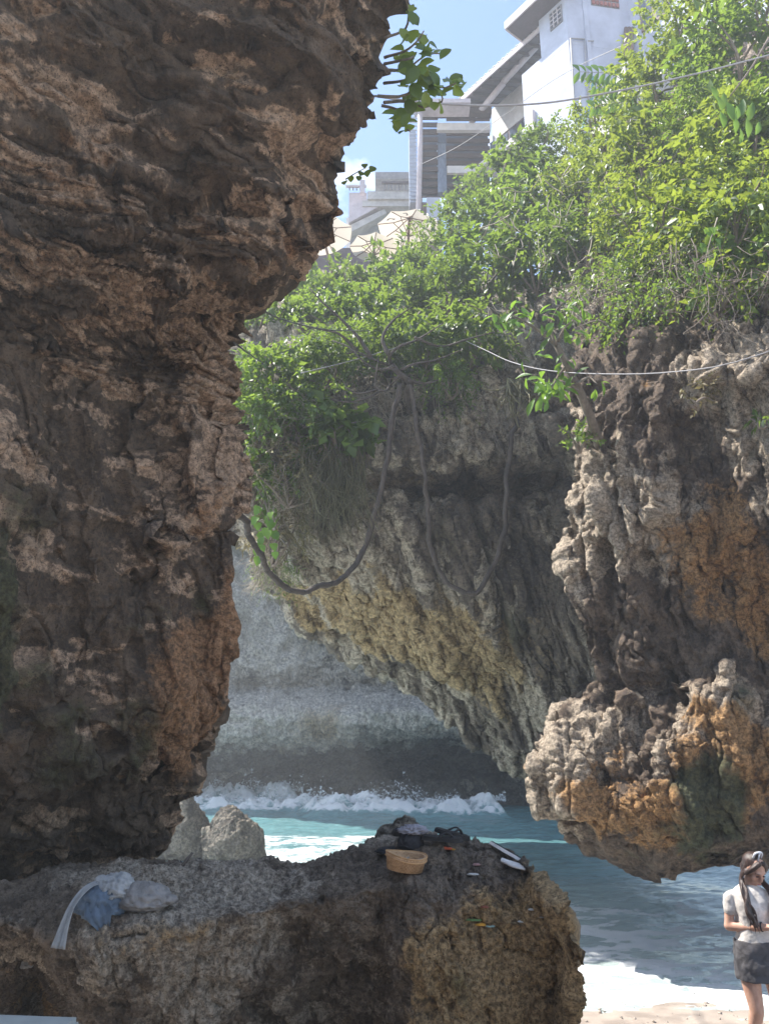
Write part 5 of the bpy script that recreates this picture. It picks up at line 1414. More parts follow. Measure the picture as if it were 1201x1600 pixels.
def build_terrace():
    t = 29.0
    root = empty('terrace_building', V(600, 400, t))
    tag(root, 'concrete terrace with balustrade and dark pillar behind the parasols', 'building')
    o = root.location
    def rect(name, mat, x0, x1, y0, y1, tt, th, parent=root):
        p = [V(x0, y0, tt), V(x1, y0, tt), V(x1, y1, tt), V(x0, y1, tt)]
        yy = p[3].y
        return prism(name, mat, parent, [Vector((v.x, yy, v.z)) - o for v in p], Vector((0, th, 0)))
    def poly(name, mat, pts, tt, th, parent=root):
        p = [V(x, y, tt) for x, y in pts]; yy = p[0].y
        return prism(name, mat, parent, [Vector((v.x, yy, v.z)) - o for v in p], Vector((0, th, 0)))
    rect('slab', M_CONC, 566, 660, 311, 322, t, 4)
    poly('slanting_underside', M_FASCIA, [(545, 322), (575, 308), (592, 322), (545, 354)], t + .05, 3)
    poly('beam', M_CONC, [(525, 362), (600, 318), (604, 326), (534, 372)], t - .15, .4)
    rect('pillar', M_DARKC, 592, 607, 320, 372, t + .3, .5)
    rect('back_wall', M_CREAM, 540, 660, 326, 400, t + 3.4, .3)
    rect('parapet', M_CONC, 574, 660, 296, 310.5, t - .02, .18)
    sl = rect('side_parapet', M_FASCIA, 545, 573, 296, 322, t + .4, .2)
    rect('roof_beam', M_DARKC, 586, 660, 266, 279, t + 2, 1.2)
    rect('roof_post', M_FASCIA, 562, 570, 276, 300, t + .1, .2)
    for i in range(9):
        x = 600 + i * 5.4
        rect('baluster', M_DARKC, x, x + 2.4, 286, 295.6, t, .06)
    rect('handrail', M_SOFFIT, 596, 650, 282.5, 285.6, t - .01, .1)
    rect('handrail', M_FASCIA, 540, 572, 288, 291, t + .3, .1)
    for i in range(5): rect('baluster', M_DARKC, 545 + i * 5.5, 547 + i * 5.5, 291.4, 296, t + .32, .06)
    rect('wall', M_SOFFIT, 480, 660, 374, 450, t - 2.5, .3)
build_terrace()

def parasol(px, py, t, rad, drop, label, panels, tilt=0.0, pole_px=None, yaw=0.3, logo=()):
    apex = V(px, py, t)
    root = empty('parasol', (apex.x, apex.y, apex.z - 2.6))
    tag(root, label, 'parasol', 'parasols on the terrace')
    root.rotation_euler = (0, tilt, 0)
    z0 = 2.6; n = panels
    rim = [(rad * math.cos(yaw + 2 * math.pi * k / n), rad * math.sin(yaw + 2 * math.pi * k / n), z0 - drop) for k in range(n)]
    for k in range(n):
        a = Vector(rim[k]); b = Vector(rim[(k + 1) % n]); ap = Vector((0, 0, z0))
        vs = []; m = 6
        for i in range(m + 1):
            u = i / m; sag = -.05 * math.sin(u * math.pi)
            for j in range(5):
                w = j / 4; p = ap.lerp(a.lerp(b, w), max(u, .02)); p.z += sag - .04 * math.sin(w * math.pi) * u
                vs.append(tuple(p))
        q = [(i * 5 + j, (i + 1) * 5 + j, (i + 1) * 5 + j + 1, i * 5 + j + 1) for i in range(m) for j in range(4)]
        link_mesh('canopy_panel', np_mesh('canopy_panel', np.array(vs), np.array(q)), M_CANVAS, root)
        rb = rod('rib', M_WOOD, root, [(0, 0, z0 - .05), (a.x * .5, a.y * .5, z0 - drop * .5 - .09), (a.x * .98, a.y * .98, a.z - .02)], .013, None, 5)
        rod('strut', M_WOOD, rb, [(0, 0, z0 - drop - .25), (a.x * .5, a.y * .5, z0 - drop * .5 - .1)], .011, None, 5)
    rod('pole', M_WOOD, root, [(0, 0, -.6), (0, 0, 1), (0, 0, z0 + .1)], .035, None, 8)
    # the printed black mark: a hooked stroke on the valance of the panels that face the camera
    for k in logo:
        a = Vector(rim[k]); b = Vector(rim[(k + 1) % n]); ap = Vector((0, 0, z0))
        def S(u, w):
            p = ap.lerp(a.lerp(b, w), u); p.z += -.05 * math.sin(u * math.pi) - .04 * math.sin(w * math.pi) * u
            nn = (b - a).cross(ap - a).normalized()
            return p - nn * .02 * (1 if nn.z > 0 else -1)
        strokes = [[(.62, .52), (.62, .64), (.70, .64), (.70, .52)], [(.70, .58), (.70, .64), (.84, .62), (.84, .56)], [(.84, .40), (.84, .62), (.90, .58), (.90, .44)]]
        bm = bmesh.new()
        for s in strokes:
            bm.faces.new([bm.verts.new(S(*p)) for p in s])
        me = bpy.data.meshes.new('printed_mark'); bm.to_mesh(me); bm.free()
        link_mesh('printed_mark', me, M_INK, root)
    return root
M_CANVAS = leaf_mat('cream parasol canvas', (0.70, 0.66, 0.60), (0.70, 0.66, 0.60), (0.72, 0.68, 0.62), (0.72, 0.64, 0.52), .9, .35)
M_INK = plain('black print', (0.03, 0.03, 0.03), .8, .1, 10, 0)
parasol(632, 338, 21.5, .86, .40, 'wide cream parasol in front of the brown pillar of the timber house', 8, .05, yaw=.2, logo=(4, 5))
parasol(532, 348, 22.5, .86, .42, 'cream parasol half hidden by the near cliff, its underside in view', 8, -.22, yaw=.5, logo=(4,))
parasol(584, 376, 21.0, .65, .2, 'lower parasol showing only its pale top above the shrubs', 8, 0, yaw=.1)

# ------------------------------------------------------------------ things lying on the boulder
from mathutils.bvhtree import BVHTree
_me = BOULDER.data
_n = len(_me.vertices); _co = np.empty(_n * 3, np.float32); _me.vertices.foreach_get('co', _co)
_co = _co.reshape(-1, 3)
_polys = [tuple(p.vertices) for p in _me.polygons]
BVH = BVHTree.FromPolygons([Vector(c) for c in _co.tolist()], _polys)
def on_rock(px, py):
    c = Vector((0, 0, CAM_Z)); d = (V(px, py, 1) - c).normalized()
    loc, n, i, dist = BVH.ray_cast(c, d)
    if loc is None: loc = V(px, py, 4.6)
    return loc
def drop(x, y, z=4.0):
    loc, n, i, dist = BVH.ray_cast(Vector((x, y, z)), Vector((0, 0, -1)))
    return loc.z if loc is not None else 1.6

def cloth_mat(name, c, rough=.85, sheen=.3, trans=0.0):
    t = NT(name); v = t.coord()
    n = t.noise(v, 9, 5, .6, .5); n2 = t.noise(v, 160, 2)
    col = t.ramp(n, .3, .7, tuple(x * .7 for x in c), tuple(min(1, x * 1.15) for x in c))
    p = t.pbr(col, rough, t.bump(t.math('ADD', n, t.math('MULTIPLY', n2, .15)), .5, .02), .35)
    return t.m
def plastic_mat(name, c, alpha_tr=.35):
    t = NT(name); v = t.coord()
    n = t.noise(v, 14, 6, .65, 1.2)
    p = t.pbr(t.ramp(n, .3, .7, tuple(x * .8 for x in c), c), .32, t.bump(n, .9, .03), .5)
    tr = t.node('ShaderNodeBsdfTranslucent'); t.set(tr.inputs['Color'], c)
    mx = t.node('ShaderNodeMixShader'); mx.inputs[0].default_value = alpha_tr
    t.l.new(p.outputs['BSDF'], mx.inputs[1]); t.l.new(tr.outputs['BSDF'], mx.inputs[2]); t.l.new(mx.outputs['Shader'], t.out.inputs['Surface'])
    return t.m
def lump(name, mat, parent, c, rad, seed, wr=.18, fold=5.0, n=80, flat=.55, shape=None):
    """a crumpled closed bundle: ellipsoid with ridged folds, sat down flat"""
    u = np.linspace(0, 2 * math.pi, n, endpoint=False); w = np.linspace(0, math.pi, n // 2 + 1)
    U, W = np.meshgrid(u, w)
    D = np.stack([np.cos(U) * np.sin(W), np.sin(U) * np.sin(W), np.cos(W)], -1).reshape(-1, 3)
    k = 1 + wr * .9 * fbm(D * fold * .5 + seed, 3, seed, ridge=True) - wr * .5 * crease(D * fold * .45 + seed * 3, seed + 5, .06, 2) + wr * .8 * fbm(D * 1.3 + seed * 2, 2, seed + 1)
    if shape is not None: k = k * shape(D)
    P = D * k[:, None] * np.array(rad)
    P[:, 2] = np.where(P[:, 2] < 0, P[:, 2] * flat, P[:, 2])
    nv, nu = W.shape; idx = np.arange(nv * nu).reshape(nv, nu)
    q = np.stack([idx[:-1], idx[1:], np.roll(idx[1:], -1, 1), np.roll(idx[:-1], -1, 1)], -1).reshape(-1, 4)
    o0 = np.array(parent.location) if parent is not None else np.zeros(3)
    o = link_mesh(name, np_mesh(name, P + np.array(c) - o0, q), mat, parent)
    return o
def sheet(name, mat, parent, path, widths, axis, seed=0, wr=.012, nu=9, th=.004, world=False):
    """a strip of cloth or card along a path, with thickness"""
    p = spline(np.array([list(q) for q in path]), 24); n = len(p)
    w = np.interp(np.linspace(0, 1, n), np.linspace(0, 1, len(widths)), widths)
    ax = nrm(np.array(axis, float)); s = np.linspace(-.5, .5, nu)
    tg = nrm(np.gradient(p, axis=0)); nm = nrm(np.cross(tg, ax))
    G = p[:, None] + ax * (w[:, None] * s[None])[..., None]
    wv = wr * np.sin(s * 21 + seed)[None] + wr * fbm(G.reshape(-1, 3) * 18, 2, seed + 31).reshape(n, nu)
    G = G + nm[:, None] * wv[..., None]
    T_ = G + nm[:, None] * th
    o0 = np.array(parent.location) if parent is not None else np.zeros(3)
    idx = np.arange(n * nu).reshape(n, nu); k = n * nu
    def q(i): return np.stack([i[:-1, :-1], i[1:, :-1], i[1:, 1:], i[:-1, 1:]], -1).reshape(-1, 4)
    loop = np.concatenate([idx[0, :-1], idx[:-1, -1], idx[-1, :0:-1], idx[:0:-1, 0]])
    rim = np.stack([loop, np.roll(loop, -1), np.roll(loop, -1) + k, loop + k], -1)
    return link_mesh(name, np_mesh(name, np.concatenate([G.reshape(-1, 3), T_.reshape(-1, 3)]) - o0, [q(idx), q(idx)[:, ::-1] + k, rim]), mat, parent)

M_BAGW = plastic_mat('white plastic film', (0.62, 0.64, 0.66))
M_BAGG = plastic_mat('grey plastic film', (0.40, 0.385, 0.38), .25)
M_DENIM = cloth_mat('blue cloth', (0.11, 0.155, 0.215))
M_BLACKC = cloth_mat('black cloth', (0.025, 0.025, 0.03))
M_GREYC = cloth_mat('grey lilac cloth', (0.30, 0.29, 0.33))
M_RUBBER = plain('black rubber', (0.022, 0.022, 0.024), .6, .2, 30, .2)
M_CARD = plain('worn white foam', (0.55, 0.53, 0.52), .8, .25, 20, .3, .004)

def build_bags():
    p = on_rock(146, 1446)
    g = on_rock(148, 1430)
    root = empty('plastic_bag', (p.x, p.y, p.z))
    tag(root, 'white plastic carrier bag stuffed with blue cloth, its handle trailing down the boulder', 'bag')
    c = Vector((p.x, p.y + .10, p.z + .075))
    lump('cloth_bundle', M_DENIM, root, c, (.125, .11, .115), 21, .20, 5.5)
    lump('bag_film', M_BAGW, root, c + Vector((.055, .02, .065)), (.105, .10, .085), 23, .22, 7)
    sheet('cloth_fold', M_DENIM, root, [c + Vector((.0, -.09, .03)), c + Vector((.03, -.13, -.03)), c + Vector((.06, -.12, -.09))], [.10, .14, .06], (1, .2, .1), 3, .014)
    sheet('handle', M_BAGW, root, [c + Vector((.01, -.02, .115)), c + Vector((-.05, -.08, .10)), c + Vector((-.10, -.135, .03)), c + Vector((-.125, -.16, -.07)), c + Vector((-.14, -.17, -.165))], [.05, .035, .03, .045, .07], (1, .1, -.15), 5, .006)
    lump('knot', M_BAGW, root, c + Vector((-.005, -.01, .115)), (.035, .035, .03), 25, .3, 6, 24)
    p = on_rock(214, 1434)
    root = empty('plastic_bag', (p.x, p.y, p.z))
    tag(root, 'grey crumpled plastic bag lying beside the blue cloth', 'bag')
    c = Vector((p.x + .005, p.y + .10, p.z + .06))
    lump('bag_film', M_BAGG, root, c, (.135, .10, .09), 27, .17, 6)
    lump('twisted_end', M_BAGG, root, c + Vector((.125, -.01, .005)), (.045, .04, .03), 29, .3, 6, 24)
build_bags()

def build_basket():
    p = on_rock(632, 1370)
    root = empty('basket', (p.x, p.y + .05, max(p.z + .012, drop(p.x, p.y + .05), drop(p.x - .07, p.y + .02) - .01, drop(p.x + .07, p.y + .02) - .01)), .25)
    root.rotation_euler = (math.radians(7), math.radians(7), .2)
    tag(root, 'low round woven tan basket near the middle of the boulder top', 'basket')
    t = NT('woven palm leaf'); v = t.coord((1, 1, 1))
    br = t.node('ShaderNodeTexChecker'); t.l.new(v, br.inputs['Vector']); br.inputs['Scale'].default_value = 110
    n = t.noise(v, 40, 4)
    col = t.mix(t.ramp(n, .3, .7), (0.30, 0.18, 0.095), (0.46, 0.30, 0.18))
    col = t.mix(t.math('MULTIPLY', br.outputs['Fac'], .35), col, (0.66, 0.44, 0.26))
    t.pbr(col, .75, t.bump(br.outputs['Fac'], .5, .004), .3)
    R0, R1, H = .102, .114, .078; n = 56
    prof = [(0, .004), (R0 - .01, .004), (R1 - .012, H - .004), (R1 - .012, H + .003), (R1 + .004, H + .003), (R1 + .004, H - .014), (R1 - .001, H - .016), (R0, 0), (0, 0)]
    vs = []; a = np.arange(n) / n * 2 * math.pi
    for r, z in prof: vs.append(np.stack([np.cos(a) * r, np.sin(a) * r * .82, np.full(n, z) + .006 * np.sin(a * 2 + 1) * (z > .02)], 1))
    idx = np.arange(len(prof) * n).reshape(len(prof), n)
    q = np.stack([idx[:-1], idx[1:], np.roll(idx[1:], -1, 1), np.roll(idx[:-1], -1, 1)], -1).reshape(-1, 4)
    link_mesh('body', np_mesh('body', np.concatenate(vs), q, False), t.m, root)
    rimm = plain('palm leaf rim', (0.42, 0.25, 0.12), .7, .25, 30, .3)
    for zz in (H + .004, H - .016):
        pts = np.stack([np.cos(a) * (R1 + .004), np.sin(a) * (R1 + .004) * .82, np.full(n, zz) + .006 * np.sin(a * 2 + 1)], 1)
        vv, ff = tube(np.concatenate([pts, pts[:1]]), .0045, 5, False)
        link_mesh('rim', np_mesh('rim', vv, ff), rimm, root)
    # pale twigs lie inside
    for k, (x, y, r) in enumerate([(-.02, .01, .4), (.04, -.02, -.5)]):
        w = Matrix.Rotation(.2, 3, 'Z')
        c = Vector(root.location) + w @ Vector((x, y, .03))
        d = w @ Vector((math.cos(r) * .06, math.sin(r) * .06, .03))
        o = link_mesh('driftwood_chip', np_mesh('driftwood_chip', *tube(np.array([list(c - d), list(c + Vector((0, 0, .006))), list(c + d)]), [.006, .009, .005], 6)), M_TWIG)
        tag(o, ['pale driftwood chip lying in the basket, left one', 'pale driftwood chip lying in the basket, right one'][k], 'driftwood', 'chips in the basket')
build_basket()

def build_clothes():
    p = on_rock(642, 1334)
    root = empty('bag', (p.x, p.y, p.z))
    tag(root, 'small black bag topped with grey clothes behind the basket', 'bag')
    c = Vector((p.x, p.y + .08, p.z + .04))
    lump('body', M_BLACKC, root, c, (.075, .07, .075), 41, .12, 4)
    lump('folded_clothes', M_GREYC, root, c + Vector((.015, .0, .075)), (.078, .06, .035), 43, .3, 6)
    lump('strap', M_BLACKC, root, c + Vector((-.07, .03, .06)), (.04, .03, .03), 45, .25, 5, 24)
    p = on_rock(612, 1338)
    o = lump('dark_cloth', M_BLACKC, None, (p.x - .01, p.y + .05, p.z + .02), (.085, .05, .025), 47, .25, 5, 40)
    tag(o, 'dark crumpled cloth lying between the basket and the pale rock tip', 'cloth')
    # sandals
    def sandal(px, py, L, rz, label, sole, pitch=0.0, roll=0.0, strap=True, lift=.012):
        p = on_rock(px, py)
        root = empty('sandal', (p.x, p.y, p.z + lift), rz)
        root.rotation_euler = (roll, pitch, rz)
        tag(root, label, 'sandal', 'sandals left on the boulder')
        ys = np.linspace(0, 1, 15)
        w = np.interp(ys, [0, .06, .2, .5, .75, .92, 1], [.0, .03, .036, .033, .045, .034, .0])
        pts = [( (y - .5) * L, ww, 0) for y, ww in zip(ys, w)] + [((y - .5) * L, -ww, 0) for y, ww in zip(ys[::-1][1:-1], w[::-1][1:-1])]
        prism('sole', sole, root, pts, (0, 0, .018))
        pts2 = [(x * .96, y * .94, .0185) for x, y, z in pts]
        prism('footbed', M_RUBBER, root, pts2, (0, 0, .005))
        if strap:
            for s in (-1, 1):
                rod('strap', M_RUBBER, root, [(L * .28, 0, .02), (L * .12, s * .02, .05), (-L * .08, s * .036, .02)], .006, 10, 6)
        return root
    sandal(690, 1322, .25, -.18, 'black sandal lying beside the black bag', M_RUBBER, .05, .1, True, .03)
    sandal(706, 1320, .24, .35, 'black sandal propped behind the other one', M_RUBBER, .25, .2, True, .05)
    sandal(792, 1345, .26, -.6, 'upturned sandal with pale sole at the right end of the boulder', M_CARD, .42, -.45, False, .03)
    p = on_rock(806, 1360)
    o = sheet('foam_piece', M_CARD, None, [Vector((p.x - .08, p.y + .03, p.z + .05)), Vector((p.x - .02, p.y, p.z + .03)), Vector((p.x + .05, p.y - .02, p.z + .012))], [.04, .07, .05], (.3, .9, .2), 8, .003, 7, .008)
    tag(o, 'flat pale foam piece under the upturned sandal', 'litter')
build_clothes()

def litter(px, py, r, col, label, name='wrapper', seed=1, flat=(1, .8, .35)):
    p = on_rock(px, py)
    m = plastic_mat(name + ' ' + str(seed), col, .1)
    o = lump(name, m, None, (p.x, p.y, p.z + r * flat[2] * .3), (r * flat[0], r * flat[1], r * flat[2]), seed, .35, 5, 22)
    tag(o, label, 'litter')
litter(696, 1327, .028, (0.75, 0.13, 0.05), 'red and orange wrapper under the black sandal', 'wrapper', 61, (1.3, .7, .35))
litter(706, 1328, .018, (0.80, 0.42, 0.08), 'orange scrap beside the red wrapper under the black sandal', 'wrapper', 62)
litter(745, 1352, .024, (0.55, 0.30, 0.28), 'pinkish scrap in the rock cleft below the upturned sandal', 'wrapper', 63)
litter(738, 1367, .020, (0.72, 0.72, 0.70), 'small white scrap left of the upturned sandal', 'paper_scrap', 64, (1.5, .8, .3))
litter(752, 1446, .026, (0.85, 0.42, 0.05), 'orange peel on the rock shelf at the right', 'fruit_peel', 65, (1.2, .7, .35))
litter(740, 1438, .030, (0.20, 0.36, 0.12), 'green leaf scrap of an offering beside the orange peel', 'leaf_scrap', 66, (1.4, .8, .2))
litter(765, 1448, .020, (0.45, 0.62, 0.56), 'pale greenish wrapper right of the orange peel', 'wrapper', 67, (1.2, .8, .3))
litter(757, 1418, .022, (0.36, 0.12, 0.07), 'reddish scrap above the orange peel', 'wrapper', 68)
litter(830, 1422, .018, (0.70, 0.69, 0.67), 'white chip near the right end of the boulder', 'paper_scrap', 69)
litter(845, 1434, .013, (0.66, 0.65, 0.62), 'tiny white chip at the right rim of the boulder', 'paper_scrap', 70)
litter(813, 1441, .016, (0.66, 0.65, 0.63), 'white chip below the other white chips on the right shelf', 'paper_scrap', 71)
litter(40, 1510, .05, (0.40, 0.40, 0.40), 'crumpled grey paper in the dark cleft at the left', 'paper_scrap', 72, (.9, .6, .8))
# stick poking up at the back rim
a = on_rock(290, 1352)
o = link_mesh('stick', np_mesh('stick', *tube(np.array([list(a + Vector((-.03, .0, -.02))), list(a + Vector((0, .02, .025))), list(a + Vector((.03, .03, .065)))]), [.012, .011, .008], 6)), M_LIANA)
tag(o, 'short dark stick poking up from the back rim of the boulder', 'stick')
# pale lid showing at the foot of the boulder
m = plain('pale plastic lid', (0.36, 0.40, 0.40), .5, .1, 8, .1)
c = V(18, 1640, 3.35)
root = empty('plastic_box', (c.x, c.y, c.z - .35), -.1); tag(root, 'pale plastic box in the dark cleft at the foot of the boulder', 'box')
cuboid('body', m, root, -.30, .19, -.2, .2, 0, .36, .02)
cuboid('lid', m, root, -.32, .21, -.22, .22, .362, .42, .025)

# ------------------------------------------------------------------ the woman on the beach
def capsule_rings(pts, rad, sides=14):
    """a rounded limb through pts; rad may be (rx, ry) pairs"""
    P = np.asarray(pts, float); R_ = np.asarray(rad, float)
    n = max(16, len(P) * 6)
    d = np.concatenate([[0], np.cumsum(np.linalg.norm(np.diff(P, axis=0), axis=1))])
    s = np.linspace(0, d[-1], n)
    p = cubic(d, P, s); r = np.interp(s, d, R_)
    tg = nrm(np.gradient(p, axis=0))
    pre = []; 
    for k in (75, 50, 25):
        a = math.radians(k); pre.append((p[0] - tg[0] * r[0] * math.sin(a), r[0] * math.cos(a)))
    post = []
    for k in (25, 50, 75):
        a = math.radians(k); post.append((p[-1] + tg[-1] * r[-1] * math.sin(a), r[-1] * math.cos(a)))
    pp = np.array([q[0] for q in pre] + list(p) + [q[0] for q in post]); rr = np.array([q[1] for q in pre] + list(r) + [q[1] for q in post])
    return tube(pp, rr, sides, True)
def ellipsoid(c, r, rot=None, n=20):
    u = np.linspace(0, 2 * math.pi, n, endpoint=False); w = np.linspace(0.02, math.pi - .02, n // 2 + 1)
    U, W = np.meshgrid(u, w)
    D = np.stack([np.cos(U) * np.sin(W), np.sin(U) * np.sin(W), np.cos(W)], -1).reshape(-1, 3) * np.array(r)
    if rot is not None: D = D @ np.array(rot).T
    nv, nu = W.shape; idx = np.arange(nv * nu).reshape(nv, nu)
    q = np.stack([idx[:-1], idx[1:], np.roll(idx[1:], -1, 1), np.roll(idx[:-1], -1, 1)], -1).reshape(-1, 4)[:, ::-1]
    t0 = np.stack([np.roll(idx[0], -1), idx[0], np.full(nu, nv * nu)], -1)[:, ::-1]; t1 = np.stack([idx[-1], np.roll(idx[-1], -1), np.full(nu, nv * nu + 1)], -1)[:, ::-1]
    V_ = np.concatenate([D, D[:nu].mean(0)[None], D[-nu:].mean(0)[None]])
    return V_ + np.array(c), [q, np.concatenate([t0, t1])]
def fused(name, parts, mat, parent, voxel=.008, smooth_it=6):
    v, f = join(parts)
    o = link_mesh(name, np_mesh(name, v, f), mat, parent)
    bm = bmesh.new(); bm.from_mesh(o.data); bmesh.ops.recalc_face_normals(bm, faces=bm.faces[:]); bm.to_mesh(o.data); bm.free()
    m = o.modifiers.new('fuse', 'REMESH'); m.mode = 'VOXEL'; m.voxel_size = voxel; m.use_smooth_shade = True
    if smooth_it:
        s = o.modifiers.new('smooth', 'SMOOTH'); s.factor = .5; s.iterations = smooth_it
    return o
def rings(levels, sides=28):
    """levels: (cx, cy, z, rx, ry) -> closed loft"""
    L = np.array(levels, float); n = 40
    zz = np.linspace(0, len(L) - 1, n); G = np.stack([cubic(np.arange(len(L)), L[:, k], zz) for k in range(5)], 1)
    a = np.arange(sides) / sides * 2 * math.pi; vs = []
    for cx, cy, z, rx, ry in G:
        vs.append(np.stack([cx + rx * np.sign(np.cos(a)) * np.abs(np.cos(a)) ** .85, cy + ry * np.sign(np.sin(a)) * np.abs(np.sin(a)) ** .85, np.full(sides, z)], 1))
    V_ = np.concatenate(vs + [np.array([[G[0, 0], G[0, 1], G[0, 2]], [G[-1, 0], G[-1, 1], G[-1, 2]]])])
    idx = np.arange(n * sides).reshape(n, sides)
    q = np.stack([idx[:-1], np.roll(idx[:-1], -1, 1), np.roll(idx[1:], -1, 1), idx[1:]], -1).reshape(-1, 4)
    c0 = n * sides; jj = np.arange(sides)
    t = np.concatenate([np.stack([np.roll(jj, -1), jj, np.full(sides, c0)], -1), np.stack([(n - 1) * sides + jj, (n - 1) * sides + np.roll(jj, -1), np.full(sides, c0 + 1)], -1)])
    return V_, [q, t]

def build_person():
    t_ = NT('skin'); v = t_.coord(); n = t_.noise(v, 25, 4)
    t_.pbr(t_.ramp(n, .3, .7, (0.47, 0.265, 0.19), (0.56, 0.335, 0.245)), .5, t_.bump(t_.noise(v, 300, 2), .1, .002), .4, Subsurface_Weight=.12, Subsurface_Scale=.01)
    skin = t_.m
    M_TEE = cloth_mat('cream cotton', (0.66, 0.61, 0.57)); M_SHORT = cloth_mat('grey cotton', (0.085, 0.08, 0.085))
    hm = NT('dark brown hair'); hv = hm.coord((1, 1, .08)); hn = hm.noise(hv, 160, 4, .6)
    hm.pbr(hm.ramp(hn, .3, .7, (0.014, 0.009, 0.008), (0.075, 0.040, 0.030)), .38, hm.bump(hn, .6, .006), .5); M_HAIR = hm.m
    gx, gy = 2.87, 6.80
    root = empty('person', (gx, gy, .055))
    tag(root, 'woman in cream T-shirt and grey shorts with long dark hair, looking down at her hands', 'person')
    # local metres: x to the picture's right, -y towards the camera, z up; she faces the camera turned a little to the right
    face = nrm(np.array([.24, -.82, -.60])); side = nrm(np.cross([0, 0, 1], face)) * -1    # side = her right (picture left)
    side = nrm(np.array([-.96, -.27, 0])); upv = nrm(np.cross(face, side)); upv = upv if upv[2] > 0 else -upv
    H = np.array([.035, -.035, 1.425])
    rot = np.stack([side, face, upv], 1)
    sk = []
    # torso, pelvis
    sk.append(rings([(0, .0, .80, .12, .09), (0, 0, .86, .140, .105), (0, 0, .95, .135, .10), (0, -.005, 1.03, .115, .088), (.0, -.005, 1.13, .13, .098), (0, 0, 1.21, .138, .098), (0, .005, 1.265, .105, .078), (0, .01, 1.305, .055, .052)]))
    sk.append(capsule_rings([(0, .015, 1.27), (.015, 0, 1.36), (.028, -.02, 1.41)], [.05, .046, .05]))
    # head: skull, jaw, nose, brow, lips, ears
    sk.append(ellipsoid(H + upv * .035 - face * .01, (.072, .088, .088), rot)); sk.append(ellipsoid(H - upv * .035 + face * .022, (.055, .062, .068), rot)); sk.append(ellipsoid(H - upv * .082 + face * .045, (.026, .026, .022), rot))
    sk.append(capsule_rings([H + face * .082 + upv * .02, H + face * .098 - upv * .012, H + face * .092 - upv * .022], [.010, .013, .014], 8))
    sk.append(ellipsoid(H + face * .074 + upv * .036, (.05, .016, .012), rot)); sk.append(ellipsoid(H + face * .082 - upv * .052, (.024, .012, .012), rot))
    for s in (-1, 1):
        sk.append(ellipsoid(H + side * .072 * s - face * .005, (.010, .018, .030), rot))
        sk.append(ellipsoid(H + side * .036 * s + face * .056 - upv * .012, (.026, .022, .022), rot))
    # arms: her right arm bends at the elbow and comes forward across the waist
    sh_r, el_r, wr_r = np.array([-.150, .01, 1.235]), np.array([-.182, .03, 1.02]), np.array([.035, -.155, 1.045])
    sh_l, el_l, wr_l = np.array([.150, .02, 1.235]), np.array([.205, -.01, 1.02]), np.array([.165, -.20, 1.07])
    for a, b, c in ((sh_r, el_r, wr_r), (sh_l, el_l, wr_l)):
        sk.append(capsule_rings([a, a * .5 + b * .5 + [0, .004, 0], b], [.036, .038, .035])); sk.append(capsule_rings([b, b * .6 + c * .4 + [0, 0, -.006], c], [.038, .037, .025]))
        fd = nrm((c - b) * [1, 1, .6] + np.array([.02, -.03, .02])); up2 = np.array([0, 0, 1.]); sd = nrm(np.cross(fd, up2)); up2 = np.cross(sd, fd)
        palm = c + fd * .045
        sk.append(ellipsoid(palm, (.046, .036, .017), np.stack([fd, sd, up2], 1), 14))
        for k, ln in enumerate((.068, .076, .070, .055)):
            r0 = palm + fd * .034 + sd * (k - 1.5) * .018
            sk.append(capsule_rings([r0, r0 + fd * ln * .5 + up2 * .006, r0 + fd * ln * .85 - up2 * .014 * (1 + .2 * k)], [.0088, .008, .0068], 8))
        th = palm - fd * .012 - sd * .03 * (1 if c is wr_r else -1)
        sk.append(capsule_rings([th, th + fd * .03 + up2 * .012 - sd * .012, th + fd * .06 + up2 * .014], [.011, .0098, .0082], 8))
    # legs
    for s, kx, fx in ((-1, -.068, -.092), (1, .105, .125)):
        hip = np.array([s * .078, 0, .84]); kn = np.array([kx, -.03, .455]); an = np.array([fx, .02 + (.05 if s < 0 else 0), .085])
        sk.append(capsule_rings([hip, hip * .55 + kn * .45 + [s * .008, 0, 0], kn], [.092, .075, .052])); sk.append(capsule_rings([kn, kn * .65 + an * .35 + [0, .022, 0], an], [.052, .051, .033]))
        sk.append(capsule_rings([an + [0, .03, -.045], an + [0, -.05, -.055], an + [s * .012, -.145, -.065]], [.035, .036, .026]))
    fused('body', sk, skin, root, .007, 4)
    # T-shirt with short sleeves
    tee = [rings([(0, 0, .885, .155, .120), (0, 0, .93, .146, .115), (0, -.005, 1.03, .130, .108), (0, -.008, 1.13, .138, .116), (0, -.003, 1.20, .146, .110), (0, .004, 1.255, .152, .088), (0, .008, 1.295, .098, .070), (0, .01, 1.32, .056, .056)])]
    for a, b in ((sh_r, el_r), (sh_l, el_l)):
        tee.append(capsule_rings([a + [-.04 * np.sign(a[0]), 0, .01], a + [0, 0, .0], a * .55 + b * .45], [.040, .045, .049]))
    o = fused('t_shirt', tee, M_TEE, root, .008, 4)
    dm = o.modifiers.new('folds', 'DISPLACE'); tx = bpy.data.textures.new('folds', 'CLOUDS'); tx.noise_scale = .07; dm.texture = tx; dm.strength = .016; dm.mid_level = .5
    # shorts
    sh = [rings([(0, 0, .93, .156, .120), (0, 0, .87, .168, .128), (.004, 0, .78, .178, .135), (.01, 0, .70, .186, .135), (.012, 0, .655, .188, .132)])]
    o = fused('shorts', sh, M_SHORT, root, .009, 3)
    dm = o.modifiers.new('folds', 'DISPLACE'); dm.texture = tx; dm.strength = .026; dm.mid_level = .5
